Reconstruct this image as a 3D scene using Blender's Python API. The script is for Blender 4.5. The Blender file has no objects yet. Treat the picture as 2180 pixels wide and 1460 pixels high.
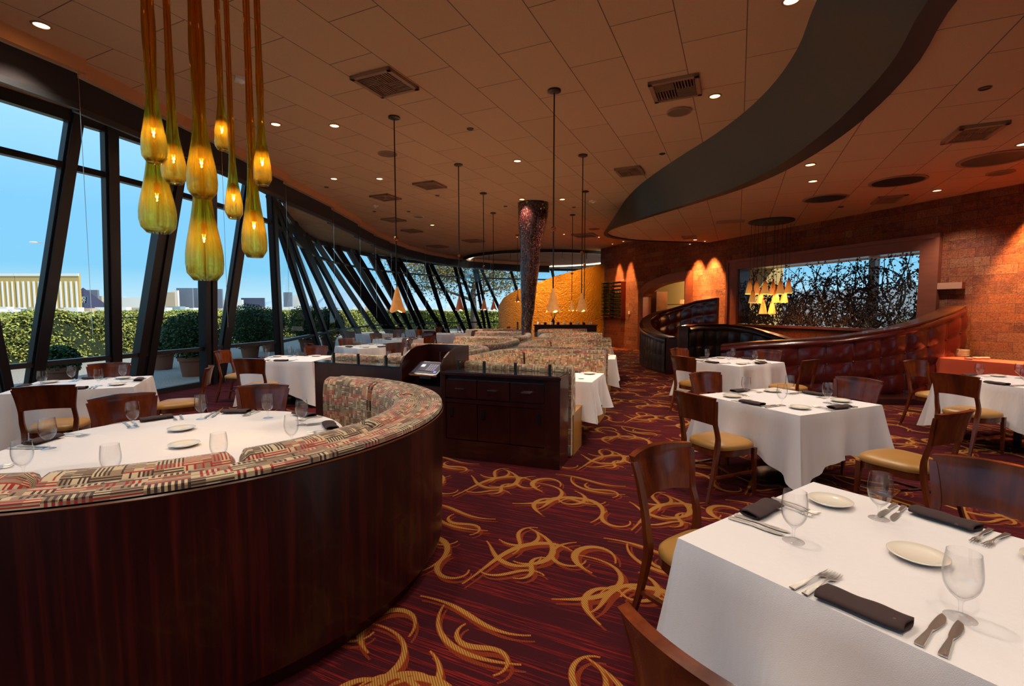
import bpy, bmesh, math, random
from mathutils import Vector, Matrix
R = math.radians
sin, cos, pi = math.sin, math.cos, math.pi
sc = bpy.context.scene
col = sc.collection

# ------------------------------------------------------------------ camera
EYE = 1.58
FPX = 1029.4                      # focal length in pixels of the 2180 px wide frame
PITCH = math.atan(70 / FPX)
cam_d = bpy.data.cameras.new('camera'); cam = bpy.data.objects.new('camera', cam_d); col.objects.link(cam)
cam_d.sensor_width = 36; cam_d.lens = FPX / 2180 * 36; cam_d.clip_end = 6000; cam_d.clip_start = .05
cam.location = (0, 0, EYE); cam.rotation_euler = (pi / 2 - PITCH, 0, 0)
sc.camera = cam

# ------------------------------------------------------------------ view, world, sun
sc.view_settings.view_transform = 'Standard'; sc.view_settings.look = 'None'
sc.view_settings.gamma = 1; sc.view_settings.use_curve_mapping = False
sc.view_settings.exposure = 1.25
try:
    sc.cycles.max_bounces = 10; sc.cycles.transparent_max_bounces = 24; sc.cycles.diffuse_bounces = 4
    sc.cycles.glossy_bounces = 4; sc.cycles.sample_clamp_indirect = 4; sc.cycles.caustics_reflective = False
    sc.cycles.caustics_refractive = False
except Exception: pass
w = bpy.data.worlds.new('sky'); sc.world = w; w.use_nodes = True
nt = w.node_tree; nt.nodes.clear()
tc = nt.nodes.new('ShaderNodeTexCoord'); sx = nt.nodes.new('ShaderNodeSeparateXYZ'); rp = nt.nodes.new('ShaderNodeValToRGB')
bg = nt.nodes.new('ShaderNodeBackground'); wo = nt.nodes.new('ShaderNodeOutputWorld')
nt.links.new(tc.outputs['Generated'], sx.inputs[0]); nt.links.new(sx.outputs['Z'], rp.inputs[0])
nt.links.new(rp.outputs[0], bg.inputs[0]); nt.links.new(bg.outputs[0], wo.inputs[0])
el = rp.color_ramp.elements
el[0].position = 0.0; el[0].color = (.50, .70, .78, 1)
el[1].position = 1.0; el[1].color = (.20, .42, .80, 1)
for p_, c_ in ((.07, (.20, .52, .76, 1)), (.16, (.20, .52, .82, 1)), (.33, (.36, .66, .93, 1)), (.5, (.42, .70, .95, 1))):
    e_ = el.new(p_); e_.color = c_
bg.inputs[1].default_value = .54
sun_d = bpy.data.lights.new('sun', 'SUN'); sun = bpy.data.objects.new('sun', sun_d); col.objects.link(sun)
sun_d.energy = 2.5; sun_d.angle = R(.6); sun_d.color = (1, .93, .80)
sun.rotation_euler = Vector((.72, -.28, .62)).to_track_quat('Z', 'Y').to_euler()

# ------------------------------------------------------------------ rays of the lens, for reading places off the photograph
_c, _s = math.cos(PITCH), math.sin(PITCH)
def ray(px, py):
    a = (px - 1090) / FPX; b = (730 - py) / FPX
    return (a, _c + b * _s, b * _c - _s)
def at(px, py, z):
    d = ray(px, py); t = (z - EYE) / d[2]
    return Vector((d[0] * t, d[1] * t, z))
def atY(px, py, Y):
    d = ray(px, py); t = Y / d[1]
    return Vector((d[0] * t, Y, EYE + d[2] * t))

# ------------------------------------------------------------------ mesh building
class MB:
    def __init__(s): s.v = []; s.f = []; s.uv = []; s.mi = []; s.cur = 0
    def add(s, vs, fs, uvs=None):
        o = len(s.v); s.v += [tuple(v) for v in vs]
        for k, f in enumerate(fs):
            s.f.append([i + o for i in f]); s.mi.append(s.cur)
            s.uv.append([uvs[i] for i in f] if uvs else None)
        return s
    def box(s, c, d, rz=0, taper=1):
        x, y, z = d[0] / 2, d[1] / 2, d[2] / 2; vs = []
        for sz in (-1, 1):
            k = taper if sz < 0 else 1
            for sx_, sy in ((-1, -1), (1, -1), (1, 1), (-1, 1)):
                X, Y = sx_ * x * k, sy * y * k
                vs.append((c[0] + X * cos(rz) - Y * sin(rz), c[1] + X * sin(rz) + Y * cos(rz), c[2] + sz * z))
        return s.add(vs, [(3, 2, 1, 0), (4, 5, 6, 7), (0, 1, 5, 4), (1, 2, 6, 5), (2, 3, 7, 6), (3, 0, 4, 7)])
    def beam(s, a, b, wd, dp, side=None):
        a, b = Vector(a), Vector(b); t = (b - a).normalized()
        side = Vector(side) if side else (Vector((0, 0, 1)) if abs(t.z) < .9 else Vector((1, 0, 0))).cross(t)
        side = (side - t * side.dot(t)).normalized(); n = t.cross(side)
        vs = [p + side * i * wd / 2 + n * j * dp / 2 for p in (a, b) for i, j in ((-1, -1), (1, -1), (1, 1), (-1, 1))]
        return s.add(vs, [(3, 2, 1, 0), (4, 5, 6, 7), (0, 1, 5, 4), (1, 2, 6, 5), (2, 3, 7, 6), (3, 0, 4, 7)])
    def tube(s, pts, rad, n=8, cap=True, flat=1.0):
        pts = [Vector(p) for p in pts]; m = len(pts)
        if not hasattr(rad, '__len__'): rad = [rad] * m
        vs = []; ref = None
        for i, p in enumerate(pts):
            t = (pts[min(i + 1, m - 1)] - pts[max(i - 1, 0)]).normalized()
            if ref is None: ref = Vector((0, 0, 1)) if abs(t.z) < .9 else Vector((1, 0, 0))
            a = (ref - t * ref.dot(t)).normalized(); b = t.cross(a); ref = a
            for k in range(n):
                q = 2 * pi * k / n; vs.append(p + a * cos(q) * rad[i] * flat + b * sin(q) * rad[i])
        fs = [(i * n + k, i * n + (k + 1) % n, (i + 1) * n + (k + 1) % n, (i + 1) * n + k) for i in range(m - 1) for k in range(n)]
        if cap: fs += [tuple(range(n - 1, -1, -1)), tuple((m - 1) * n + k for k in range(n))]
        return s.add(vs, fs)
    def lathe(s, prof, n=24, c=(0, 0, 0), a0=0, a1=2 * pi):
        full = abs(a1 - a0 - 2 * pi) < 1e-6; m = n if full else n + 1
        vs = [(c[0] + r * cos(a0 + (a1 - a0) * k / n), c[1] + r * sin(a0 + (a1 - a0) * k / n), c[2] + z) for r, z in prof for k in range(m)]
        fs = [(i * m + k, i * m + (k + 1) % m, (i + 1) * m + (k + 1) % m, (i + 1) * m + k) for i in range(len(prof) - 1) for k in range(n)]
        uv = [(k / n, z) for r, z in prof for k in range(m)]
        return s.add(vs, fs, uv)
    def sweep(s, path, prof, closed=True, caps=True, zf=None):
        """profile of (offset to the right of the path, z) carried along a plan path"""
        n = len(path); m = len(prof); vs = []; uv = []; L = 0
        vv = [0]
        for j in range(1, m + 1):
            a, b = prof[j - 1], prof[j % m]; vv.append(vv[-1] + math.hypot(a[0] - b[0], a[1] - b[1]))
        for i in range(n):
            p = path[i]; a = path[max(i - 1, 0)]; b = path[min(i + 1, n - 1)]
            tx, ty = b[0] - a[0], b[1] - a[1]; l = math.hypot(tx, ty); tx /= l; ty /= l
            if i: L += math.hypot(p[0] - a[0], p[1] - a[1])
            for j in range(m + (1 if closed else 0)):
                o, z = prof[j % m]
                if zf: z = zf(i / (n - 1), z)
                vs.append((p[0] + ty * o, p[1] - tx * o, z)); uv.append((L, vv[j]))
        M = m + (1 if closed else 0)
        fs = [(i * M + j, i * M + j + 1, (i + 1) * M + j + 1, (i + 1) * M + j) for i in range(n - 1) for j in range(M - 1)]
        if closed and caps: fs += [tuple(range(m - 1, -1, -1)), tuple((n - 1) * M + j for j in range(m))]
        return s.add(vs, fs, uv)
    def prism(s, poly, z0, z1):
        n = len(poly); vs = [(p[0], p[1], z0) for p in poly] + [(p[0], p[1], z1) for p in poly]
        return s.add(vs, [tuple(range(n - 1, -1, -1)), tuple(range(n, 2 * n))] + [(i, (i + 1) % n, n + (i + 1) % n, n + i) for i in range(n)])
    def ball(s, c, r, n=10, m=6, sz=1):
        return s.lathe([(max(r * sin(pi * i / m), 1e-4), -r * sz * cos(pi * i / m)) for i in range(m + 1)], n, c)
    def build(s, name, m=None, parent=None, loc=None, smooth=False, rz=0, weld=False):
        me = bpy.data.meshes.new(name); me.from_pydata(s.v, [], s.f)
        if any(u for u in s.uv):
            ul = me.uv_layers.new(name='UVMap'); k = 0
            for f, u in zip(s.f, s.uv):
                for q in range(len(f)):
                    ul.data[k].uv = u[q] if u else (0, 0); k += 1
        ms = m if isinstance(m, (list, tuple)) else [m]
        for x in ms: me.materials.append(x)
        if len(ms) > 1: me.polygons.foreach_set('material_index', s.mi)
        if weld:
            bm = bmesh.new(); bm.from_mesh(me); bmesh.ops.remove_doubles(bm, verts=bm.verts, dist=1e-5)
            bmesh.ops.recalc_face_normals(bm, faces=bm.faces); bm.to_mesh(me); bm.free()
        if smooth:
            me.polygons.foreach_set('use_smooth', [True] * len(me.polygons))
        me.update()
        if smooth and not isinstance(smooth, bool):
            try: me.set_sharp_from_angle(angle=R(smooth))
            except Exception: pass
        o = bpy.data.objects.new(name, me); col.objects.link(o)
        if parent: o.parent = parent
        if loc is not None: o.location = loc
        if rz: o.rotation_euler.z = rz
        return o
def thing(name, label, cat, loc=(0, 0, 0), rz=0, group=None, kind=None):
    o = bpy.data.objects.new(name, None); col.objects.link(o); o.empty_display_size = .1
    o.location = loc; o.rotation_euler = (0, 0, rz); return tag(o, label, cat, group, kind)
def tag(o, label=None, cat=None, group=None, kind=None):
    if label: o['label'] = label
    if cat: o['category'] = cat
    if group: o['group'] = group
    if kind: o['kind'] = kind
    return o
def struct(o): o['kind'] = 'structure'; return o
kids = {}
def dup(root, loc, rz, label, group=None, sc_=None):
    def cp(o, par):
        c = o.copy(); col.objects.link(c)
        if par: c.parent = par
        for ch in o.children: cp(ch, c)
        return c
    r = cp(root, None); r.location = loc; r.rotation_euler = (0, 0, rz)
    if sc_: r.scale = sc_
    r['label'] = label
    if group: r['group'] = group
    return r
def resample(pts, n):
    d = [0]
    for a, b in zip(pts, pts[1:]): d.append(d[-1] + math.dist(a, b))
    out = []; k = 0
    for i in range(n):
        t = d[-1] * i / (n - 1)
        while k < len(pts) - 2 and d[k + 1] < t: k += 1
        f = (t - d[k]) / max(d[k + 1] - d[k], 1e-9)
        out.append(tuple(a + (b - a) * f for a, b in zip(pts[k], pts[k + 1])))
    return out
def smooth_path(pts, n):
    out = []; m = len(pts)
    for i in range(m - 1):
        p0, p1, p2, p3 = pts[max(i - 1, 0)], pts[i], pts[i + 1], pts[min(i + 2, m - 1)]
        for k in range(10):
            t = k / 10
            out.append(tuple(.5 * (2 * b + (c - a) * t + (2 * a - 5 * b + 4 * c - d) * t * t + (3 * b - a - 3 * c + d) * t ** 3) for a, b, c, d in zip(p0, p1, p2, p3)))
    out.append(tuple(pts[-1]))
    return resample(out, n)

# ------------------------------------------------------------------ materials
class G:
    def __init__(s, name):
        s.m = bpy.data.materials.new(name); s.m.use_nodes = True; s.t = s.m.node_tree
        s.b = s.t.nodes['Principled BSDF']; s.o = s.t.nodes['Material Output']
    def n(s, typ, ins=None, **kw):
        x = s.t.nodes.new('ShaderNode' + typ)
        for k, v in kw.items(): setattr(x, k, v)
        for k, v in (ins or {}).items(): s.set(x.inputs[k], v)
        return x
    def set(s, inp, v):
        if isinstance(v, bpy.types.NodeSocket): s.t.links.new(v, inp)
        elif isinstance(v, (tuple, list)) and len(v) == 3 and inp.type == 'RGBA': inp.default_value = (*v, 1)
        else: inp.default_value = v
    def math(s, op, a, b=0.0, c=0.0):
        x = s.n('Math', {0: a, 1: b, 2: c}, operation=op); return x.outputs[0]
    def mix(s, f, a, b):
        x = s.n('Mix', data_type='RGBA'); s.set(x.inputs[0], f); s.set(x.inputs[6], a); s.set(x.inputs[7], b); return x.outputs[2]
    def ramp(s, f, stops, interp='LINEAR'):
        x = s.n('ValToRGB', {0: f}); e = x.color_ramp.elements; x.color_ramp.interpolation = interp
        e[0].position, e[0].color = stops[0][0], (*stops[0][1], 1); e[1].position, e[1].color = stops[-1][0], (*stops[-1][1], 1)
        for p, c in stops[1:-1]: q = e.new(p); q.color = (*c, 1)
        return x.outputs[0]
    def coord(s, which='Object', scale=(1, 1, 1), rot=(0, 0, 0), loc=(0, 0, 0)):
        t = s.n('TexCoord'); m = s.n('Mapping', {0: t.outputs[which]})
        m.inputs['Scale'].default_value = scale; m.inputs['Rotation'].default_value = rot; m.inputs['Location'].default_value = loc
        return m.outputs[0]
    def noise(s, vec, scale, detail=3, rough=.5, out=0):
        return s.n('TexNoise', {'Vector': vec, 'Scale': scale, 'Detail': detail, 'Roughness': rough}).outputs[out]
    def bump(s, h, strength=.3, dist=.01, normal=None):
        x = s.n('Bump', {'Height': h, 'Strength': strength, 'Distance': dist})
        if normal: s.set(x.inputs['Normal'], normal)
        return x.outputs[0]
    def p(s, **kw):
        names = dict(color='Base Color', rough='Roughness', metal='Metallic', coat='Coat Weight', coatr='Coat Roughness', normal='Normal', emis='Emission Color', es='Emission Strength', spec='Specular IOR Level', sheen='Sheen Weight', alpha='Alpha', trans='Transmission Weight')
        for k, v in kw.items(): s.set(s.b.inputs[names[k]], v)
        return s.m
def plain(name, c, rough=.5, metal=0, **kw): return G(name).p(color=c, rough=rough, metal=metal, **kw)
def emit(name, c, st):
    g = G(name); return g.p(color=c, emis=c, es=st, rough=.4, spec=.08)
M = {}
g = G('ceiling_tile')
v = g.coord('Object', rot=(0, 0, R(-65)))
br = g.n('TexBrick', {'Vector': v, 'Color1': (.66, .42, .235), 'Color2': (.615, .388, .215), 'Mortar': (.12, .07, .04), 'Scale': 1, 'Mortar Size': .006, 'Mortar Smooth': .3, 'Bias': 0, 'Brick Width': 1.22, 'Row Height': .61}, offset=.5)
nz = g.noise(g.coord('Object'), 90, 2)
M['ceil'] = g.p(color=g.mix(g.math('MULTIPLY', nz, .35), br.outputs[0], (.36, .23, .135)), rough=.95, normal=g.bump(nz, .15, .004))
def wood(name, c1, c2, scale=(40, 40, 2.2), rough=.22, coat=.6, axis='Object'):
    g = G(name); v = g.coord(axis, scale=scale); n1 = g.noise(v, 1, 4, .6)
    n2 = g.noise(g.coord(axis, scale=(scale[0] * .25, scale[1] * .25, scale[2] * .6)), 1, 2)
    c = g.mix(g.math('MULTIPLY_ADD', n2, 1.6, -.3), g.mix(n1, c1, c2), tuple(x * .55 for x in c1))
    return g.p(color=c, rough=rough, coat=coat, coatr=.08, spec=.35)
M['chair'] = wood('chair_mahogany', (.075, .010, .003), (.33, .068, .015), (34, 34, 1.6), .24, .2)
M['veneer'] = wood('dark_veneer', (.045, .006, .004), (.024, .004, .003), (26, 26, .8), .32, .35)
M['cab'] = wood('cabinet_wood', (.034, .006, .005), (.058, .011, .008), (30, 30, 3), .30, .45)
g = G('booth_shell_veneer'); uv = g.n('SeparateXYZ', {0: g.n('TexCoord').outputs['UV']})
n1 = g.noise(g.n('CombineXYZ', {0: g.math('MULTIPLY', uv.outputs[0], 34), 1: g.math('MULTIPLY', uv.outputs[1], .7)}).outputs[0], 1, 3, .65)
n2 = g.noise(g.n('CombineXYZ', {0: g.math('MULTIPLY', uv.outputs[0], 120), 1: g.math('MULTIPLY', uv.outputs[1], 2)}).outputs[0], 1, 2, .5)
M['shellstripe'] = g.p(color=g.ramp(g.math('MULTIPLY_ADD', n2, .3, g.math('MULTIPLY', n1, .8)), [(.35, (.008, .001, .001)), (.55, (.020, .002, .002)), (.72, (.060, .006, .004)), (.8, (.085, .009, .006))]), rough=.34, coat=.15)
M['blackstone'] = plain('polished_black_granite', (.012, .012, .013), .09)
M['ledge'] = plain('polished_teal_ledge', (.03, .06, .065), .08)
g = G('mustard_leather'); v = g.coord()
M['leather'] = g.p(color=g.mix(g.noise(v, 5, 3), (.33, .15, .03), (.43, .22, .055)), rough=.38, normal=g.bump(g.noise(v, 220, 2), .08, .002))
g = G('tablecloth'); v = g.coord('Object')
M['cloth'] = g.p(color=(.78, .735, .74), rough=.9, sheen=.1, normal=g.bump(g.math('ADD', g.noise(g.coord('Object', scale=(1, 1, .35)), 5, 4, .55), g.math('MULTIPLY', g.noise(v, 500, 1), .06)), .55, .03))
g = G('orange_tablecloth'); M['ocloth'] = g.p(color=(.62, .075, .02), rough=.85, sheen=.3)
g = G('brown_napkin'); v = g.coord(); vo = g.n('TexVoronoi', {'Vector': g.coord(scale=(14, 14, 14)), 'Scale': 1}).outputs[0]
M['napkin'] = g.p(color=g.mix(g.math('LESS_THAN', vo, .09), (.045, .022, .021), (.115, .066, .062)), rough=.9, normal=g.bump(g.noise(v, 40, 3), .2, .003))
M['plate'] = plain('cream_porcelain', (.80, .73, .62), .15, coat=.4)
g = G('brushed_steel'); M['steel'] = g.p(color=(.66, .62, .56), rough=.32, metal=1, normal=g.bump(g.n('TexVoronoi', {'Vector': g.coord(), 'Scale': 350}).outputs[0], .25, .002))
M['chrome'] = plain('nickel', (.7, .68, .63), .22, 1)
M['black'] = plain('black_plastic', (.008, .008, .009), .3)
M['darkmetal'] = plain('pendant_bronze', (.06, .035, .022), .35, .9)
M['copper'] = plain('copper_ball', (.45, .14, .05), .25, 1)
g = G('mullion_paint'); M['mullion'] = g.p(color=(.016, .016, .018), rough=.38)
g = G('roller_shade_cloth'); M['shade'] = g.p(color=(.022, .014, .015), rough=.85, normal=g.bump(g.noise(g.coord(scale=(1, 1, 3)), 300, 1), .1, .002))
M['tan'] = plain('tan_fascia', (.62, .29, .12), .7)
def glassy(name, tint, ior=1.45, gl=1.0, rough=0.0, edge=None):
    g = G(name); g.t.nodes.remove(g.b)
    f0 = ((ior - 1) / (ior + 1)) ** 2
    fr = g.math('MULTIPLY_ADD', g.math('POWER', g.n('LayerWeight', {'Blend': .5}).outputs['Facing'], 5.0), .85, f0)
    tr = g.n('BsdfTransparent', {0: tint}); gs = g.n('BsdfGlossy', {'Color': (1, 1, 1), 'Roughness': rough})
    if edge:
        lw = g.n('LayerWeight', {'Blend': .35}).outputs['Facing']
        g.set(tr.inputs[0], g.mix(g.math('POWER', lw, 2.6), tint, edge))
    mx = g.n('MixShader', {0: g.math('MULTIPLY', fr, gl), 1: tr.outputs[0], 2: gs.outputs[0]})
    g.t.links.new(mx.outputs[0], g.o.inputs[0]); return g.m
M['glass'] = glassy('goblet_glass', (.99, .99, .99), 1.5, 1.0, .0, (.28, .29, .32))
M['pane'] = glassy('window_pane', (.97, .985, .985), 1.18, .5)
M['screen'] = glassy('glass_screen', (.95, .97, .97), 1.3, .7)
g = G('amber_glass'); g.t.nodes.remove(g.b)
z_ = g.n('SeparateXYZ', {0: g.coord('Object')}).outputs[2]
tint = g.ramp(g.math('MULTIPLY_ADD', z_, .9, .02), [(0, (.93, .94, .58)), (.25, (.94, .88, .42)), (.5, (.98, .80, .28)), (1, (.98, .74, .24))])
lw = g.n('LayerWeight', {'Blend': .45}).outputs['Facing']
tint2 = g.mix(g.math('POWER', lw, 1.6), tint, (.26, .15, .0))
fr = g.math('MULTIPLY_ADD', g.math('POWER', g.n('LayerWeight', {'Blend': .5}).outputs['Facing'], 5.0), .7, .045)
mx = g.n('MixShader', {0: fr, 1: g.n('BsdfTransparent', {0: tint2}).outputs[0], 2: g.n('BsdfGlossy', {'Color': (1, .9, .6), 'Roughness': .02}).outputs[0]})
gl_ = g.n('BsdfGlass', {'Color': tint, 'Roughness': 0.0, 'IOR': 1.42}).outputs[0]
df = g.n('BsdfTranslucent', {0: (.8, .5, .08)})
mx1 = g.n('MixShader', {0: .36, 1: gl_, 2: mx.outputs[0]}); mx2 = g.n('MixShader', {0: .05, 1: mx1.outputs[0], 2: df.outputs[0]})
g.t.links.new(mx2.outputs[0], g.o.inputs[0]); M['amber'] = g.m
M['brass'] = plain('aged_brass', (.55, .27, .06), .3, 1)
M['bulb'] = emit('warm_bulb', (1, .62, .22), 30)
# woven booth fabric, on the UV metres of the cushions
g = G('booth_fabric')
uv = g.n('SeparateXYZ', {0: g.n('TexCoord').outputs['UV']})
U = g.math('DIVIDE', uv.outputs[0], .088); V = g.math('DIVIDE', uv.outputs[1], .088)
chk = g.math('MODULO', g.math('ADD', g.math('FLOOR', U), g.math('FLOOR', V)), 2)
chk = g.math('GREATER_THAN', g.math('ABSOLUTE', chk), .5)
def fl(a, k): return g.math('FLOOR', g.math('MULTIPLY', a, k))
def wn(a, b): return g.n('TexWhiteNoise', {'Vector': g.n('CombineXYZ', {0: a, 1: b}).outputs[0]}, noise_dimensions='3D').outputs[0]
fa = g.math('FRACT', g.math('MULTIPLY', V, 7)); fb = g.math('FRACT', g.math('MULTIPLY', U, 7))
la = g.math('MULTIPLY', g.math('GREATER_THAN', fa, .5), g.math('GREATER_THAN', wn(fl(U, 1.5), fl(V, 7)), .22))
lb = g.math('MULTIPLY', g.math('GREATER_THAN', fb, .5), g.math('GREATER_THAN', wn(fl(U, 7), fl(V, 1.5)), .22))
line = g.math('ADD', g.math('MULTIPLY', chk, la), g.math('MULTIPLY', g.math('SUBTRACT', 1, chk), lb))
pick = wn(g.math('FLOOR', g.math('MULTIPLY', U, .5)), fl(V, 3))
dark = g.mix(g.math('GREATER_THAN', pick, .62), (.045, .022, .016), (.33, .018, .016))
base = g.mix(g.math('GREATER_THAN', wn(fl(U, 3), fl(V, 3)), .55), (.52, .40, .24), (.27, .17, .10))
M['fabric'] = g.p(color=g.mix(line, base, dark), rough=.9, sheen=.2)
def leather(name, c, c2, rough=.28):
    g = G(name); v = g.coord(); return g.p(color=g.mix(g.noise(v, 9, 4), c, c2), rough=rough, coat=.25, coatr=.2, normal=g.bump(g.noise(v, 160, 2), .08, .002))
M['burg'] = leather('burgundy_leather', (.085, .006, .006), (.035, .003, .003), .24)
M['blackl'] = leather('black_leather', (.010, .009, .010), (.020, .015, .016), .3)
M['railwood'] = wood('banquette_rail_wood', (.10, .028, .010), (.16, .05, .016), (8, 8, 8), .3, .5)
# stone
g = G('split_face_sandstone')
uv = g.n('TexCoord').outputs['UV']
def brick(wd, h, c1, c2, off=.37, seed=0):
    m = g.n('Mapping', {0: uv}); m.inputs['Location'].default_value = (seed * 3.1, 0, 0)
    return g.n('TexBrick', {'Vector': m.outputs[0], 'Color1': c1, 'Color2': c2, 'Mortar': (.03, .008, .005), 'Scale': 1, 'Mortar Size': .003, 'Mortar Smooth': .1, 'Bias': 0, 'Brick Width': wd, 'Row Height': h}, offset=off)
b1 = brick(.62, .17, (0, 0, 0), (1, 1, 1)); b2 = brick(.41, .17, (0, 0, 0), (1, 1, 1), .61, 1.7)
sel = g.math('MULTIPLY_ADD', b1.outputs[0], .75, g.math('MULTIPLY', b2.outputs[0], .25))
c = g.ramp(sel, [(0, (.16, .028, .016)), (.3, (.34, .058, .020)), (.5, (.50, .115, .030)), (.68, (.28, .062, .036)), (.85, (.60, .23, .10)), (1, (.42, .085, .034))])
n1 = g.noise(uv, 9, 6, .7); n2 = g.noise(uv, 38, 5, .75)
c = g.mix(g.math('MULTIPLY_ADD', n1, 3.4, -1.4), c, (.56, .16, .05))
c = g.mix(g.math('MULTIPLY_ADD', n2, 4.5, -2.1), c, (.10, .024, .014))
c = g.mix(g.math('MAXIMUM', b1.outputs[1], g.math('MULTIPLY', b2.outputs[1], .6)), c, (.07, .020, .012))
hgt = g.math('ADD', g.math('MULTIPLY', sel, 1.2), g.math('ADD', g.math('MULTIPLY', n1, 1.5), n2))
hgt = g.math('SUBTRACT', hgt, g.math('MULTIPLY', b1.outputs[1], 1.5))
M['stone'] = g.p(color=c, rough=.75, normal=g.bump(hgt, 1.0, .10))
g = G('red_travertine'); v = g.coord('Object', scale=(1.5, 1.5, 14)); n1 = g.noise(v, 1, 5, .6)
M['trav'] = g.p(color=g.mix(n1, (.27, .070, .032), (.15, .038, .020)), rough=.55, normal=g.bump(n1, .2, .01))
M['lightstone'] = plain('pale_pink_stone', (.50, .25, .16), .6)
g = G('hammered_gold'); uv = g.coord('UV'); vo = g.n('TexVoronoi', {'Vector': uv, 'Scale': 16}).outputs[0]
M['gold'] = g.p(color=g.mix(g.noise(uv, 3, 4), (.50, .24, .02), (.66, .36, .05)), rough=.42, metal=.15, normal=g.bump(vo, .9, .03))
g = G('mosaic_tile'); vn = g.n('TexVoronoi', {'Vector': g.coord('Object'), 'Scale': 42}); ve = g.n('TexVoronoi', {'Vector': g.coord('Object'), 'Scale': 42}, feature='DISTANCE_TO_EDGE')
c = g.ramp(g.n('SeparateXYZ', {0: vn.outputs['Color']}).outputs[0], [(0, (.012, .004, .005)), (.5, (.03, .007, .007)), (.8, (.07, .013, .010)), (1, (.20, .06, .035))])
c = g.mix(g.math('LESS_THAN', ve.outputs[0], .06), c, (.008, .005, .005))
nm = g.n('VectorMath', {0: vn.outputs['Color'], 1: (.5, .5, .5)}, operation='SUBTRACT').outputs[0]
nm = g.n('VectorMath', {0: nm, 'Scale': .55}, operation='SCALE').outputs[0]
nm = g.n('VectorMath', {0: g.n('NewGeometry').outputs['Normal'], 1: nm}, operation='ADD').outputs[0]
M['mosaic'] = g.p(color=c, rough=.15, coat=.5, normal=g.n('VectorMath', {0: nm}, operation='NORMALIZE').outputs[0])
M['charcoal'] = plain('charcoal_plaster', (.024, .030, .027), .42)
M['charlip'] = plain('charcoal_edge', (.012, .008, .008), .5)
# carpet
g = G('carpet_ground'); v = g.coord('Object', rot=(0, 0, R(25)))
s3 = g.n('SeparateXYZ', {0: v})
ln = g.n('TexNoise', {'Vector': g.n('CombineXYZ', {0: g.math('MULTIPLY', s3.outputs[0], .35), 1: g.math('MULTIPLY', s3.outputs[1], 26)}).outputs[0], 'Scale': 1.6, 'Detail': 3, 'Roughness': .8}).outputs[0]
pile = g.noise(v, 260, 1)
c = g.ramp(ln, [(0, (.020, .006, .011)), (.46, (.050, .006, .010)), (.545, (.060, .006, .009)), (.558, (.24, .014, .012)), (.578, (.24, .015, .012)), (.592, (.045, .005, .008)), (1, (.022, .006, .010))])
M['carpet'] = g.p(color=g.mix(g.math('MULTIPLY', pile, .5), c, (.012, .004, .006)), rough=1, spec=.1, normal=g.bump(pile, .4, .004))
def yarn(name, c1, c2):
    g = G(name); v = g.coord('Object', rot=(0, 0, R(25)))
    st = g.math('SINE', g.math('MULTIPLY', g.math('ADD', g.n('SeparateXYZ', {0: v}).outputs[0], g.n('SeparateXYZ', {0: v}).outputs[1]), 420))
    return g.p(color=g.mix(g.math('MULTIPLY_ADD', st, .5, .5), c1, c2), rough=1, spec=.1)
M['yarn_gold'] = yarn('carpet_gold', (.40, .205, .05), (.17, .062, .012))
M['yarn_rust'] = yarn('carpet_rust', (.19, .030, .009), (.12, .018, .008))
M['yarn_edge'] = yarn('carpet_edge', (.30, .052, .010), (.22, .034, .008))
# outdoors
g = G('gravel'); v = g.coord(); vo = g.n('TexVoronoi', {'Vector': v, 'Scale': 26}); nn = g.noise(v, 60, 3)
M['gravel'] = g.p(color=g.mix(nn, (.20, .18, .145), (.46, .41, .34)), rough=.95, normal=g.bump(vo.outputs[0], .8, .03))
def leafm(name, a, b):
    g = G(name); oi = g.n('NewGeometry').outputs['Random Per Island']
    return g.p(color=g.mix(oi, a, b), rough=.5, spec=.3)
M['hedge'] = leafm('hedge_leaves', (.07, .12, .03), (.48, .47, .10))
M['bush'] = leafm('shrub_leaves', (.012, .045, .012), (.06, .12, .03))
M['treeleaf'] = leafm('tree_leaves', (.16, .10, .03), (.20, .18, .05))
M['bark'] = plain('bark', (.10, .07, .05), .9)
M['terra'] = plain('terracotta', (.24, .085, .045), .85)
# ------------------------------------------------------------------ large structure
def clamp(a, lo, hi): return max(lo, min(hi, a))
# glass wall: one plan curve near the floor rail (z .8), another at the high transom (z 3.6)
CT = [(-7.2, 4.2), (-6.9, 5.0), (-6.5, 6.4), (-6.2, 7.2), (-5.95, 8), (-5.78, 9), (-5.65, 10), (-5.55, 11.2), (-5.9, 12.6), (-6.6, 14.6), (-7.2, 16.8), (-7.55, 19), (-7.5, 21), (-7.15, 23.6), (-6.25, 26.2), (-5.5, 27.4), (-3.4, 29.9), (-.9, 31.3), (3, 32.5), (8, 33)]
CB = [(-7.9, 4.0), (-7.4, 5.2), (-7.02, 6.7), (-6.78, 7.7), (-6.6, 8.6), (-6.4, 9.6), (-6.2, 10.5), (-5.85, 11.6), (-5.95, 12.8), (-6.25, 14.4), (-6.7, 17), (-7.05, 19.6), (-7.2, 22), (-7.15, 25), (-6.7, 27), (-5.9, 28.8), (-3.6, 31.2), (-.84, 32.2), (3, 33), (8, 33.5)]
NS = 400
CTs, CBs = [], []
for i in range(NS + 1):
    q = i / NS * (len(CT) - 1); k = min(int(q), len(CT) - 2); f = q - k
    def cr(P):
        p0, p1, p2, p3 = P[max(k - 1, 0)], P[k], P[k + 1], P[min(k + 2, len(P) - 1)]
        return tuple(.5 * (2 * b + (c - a) * f + (2 * a - 5 * b + 4 * c - d) * f * f + (3 * b - a - 3 * c + d) * f ** 3) for a, b, c, d in zip(p0, p1, p2, p3))
    CTs.append(cr(CT)); CBs.append(cr(CB))
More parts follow.
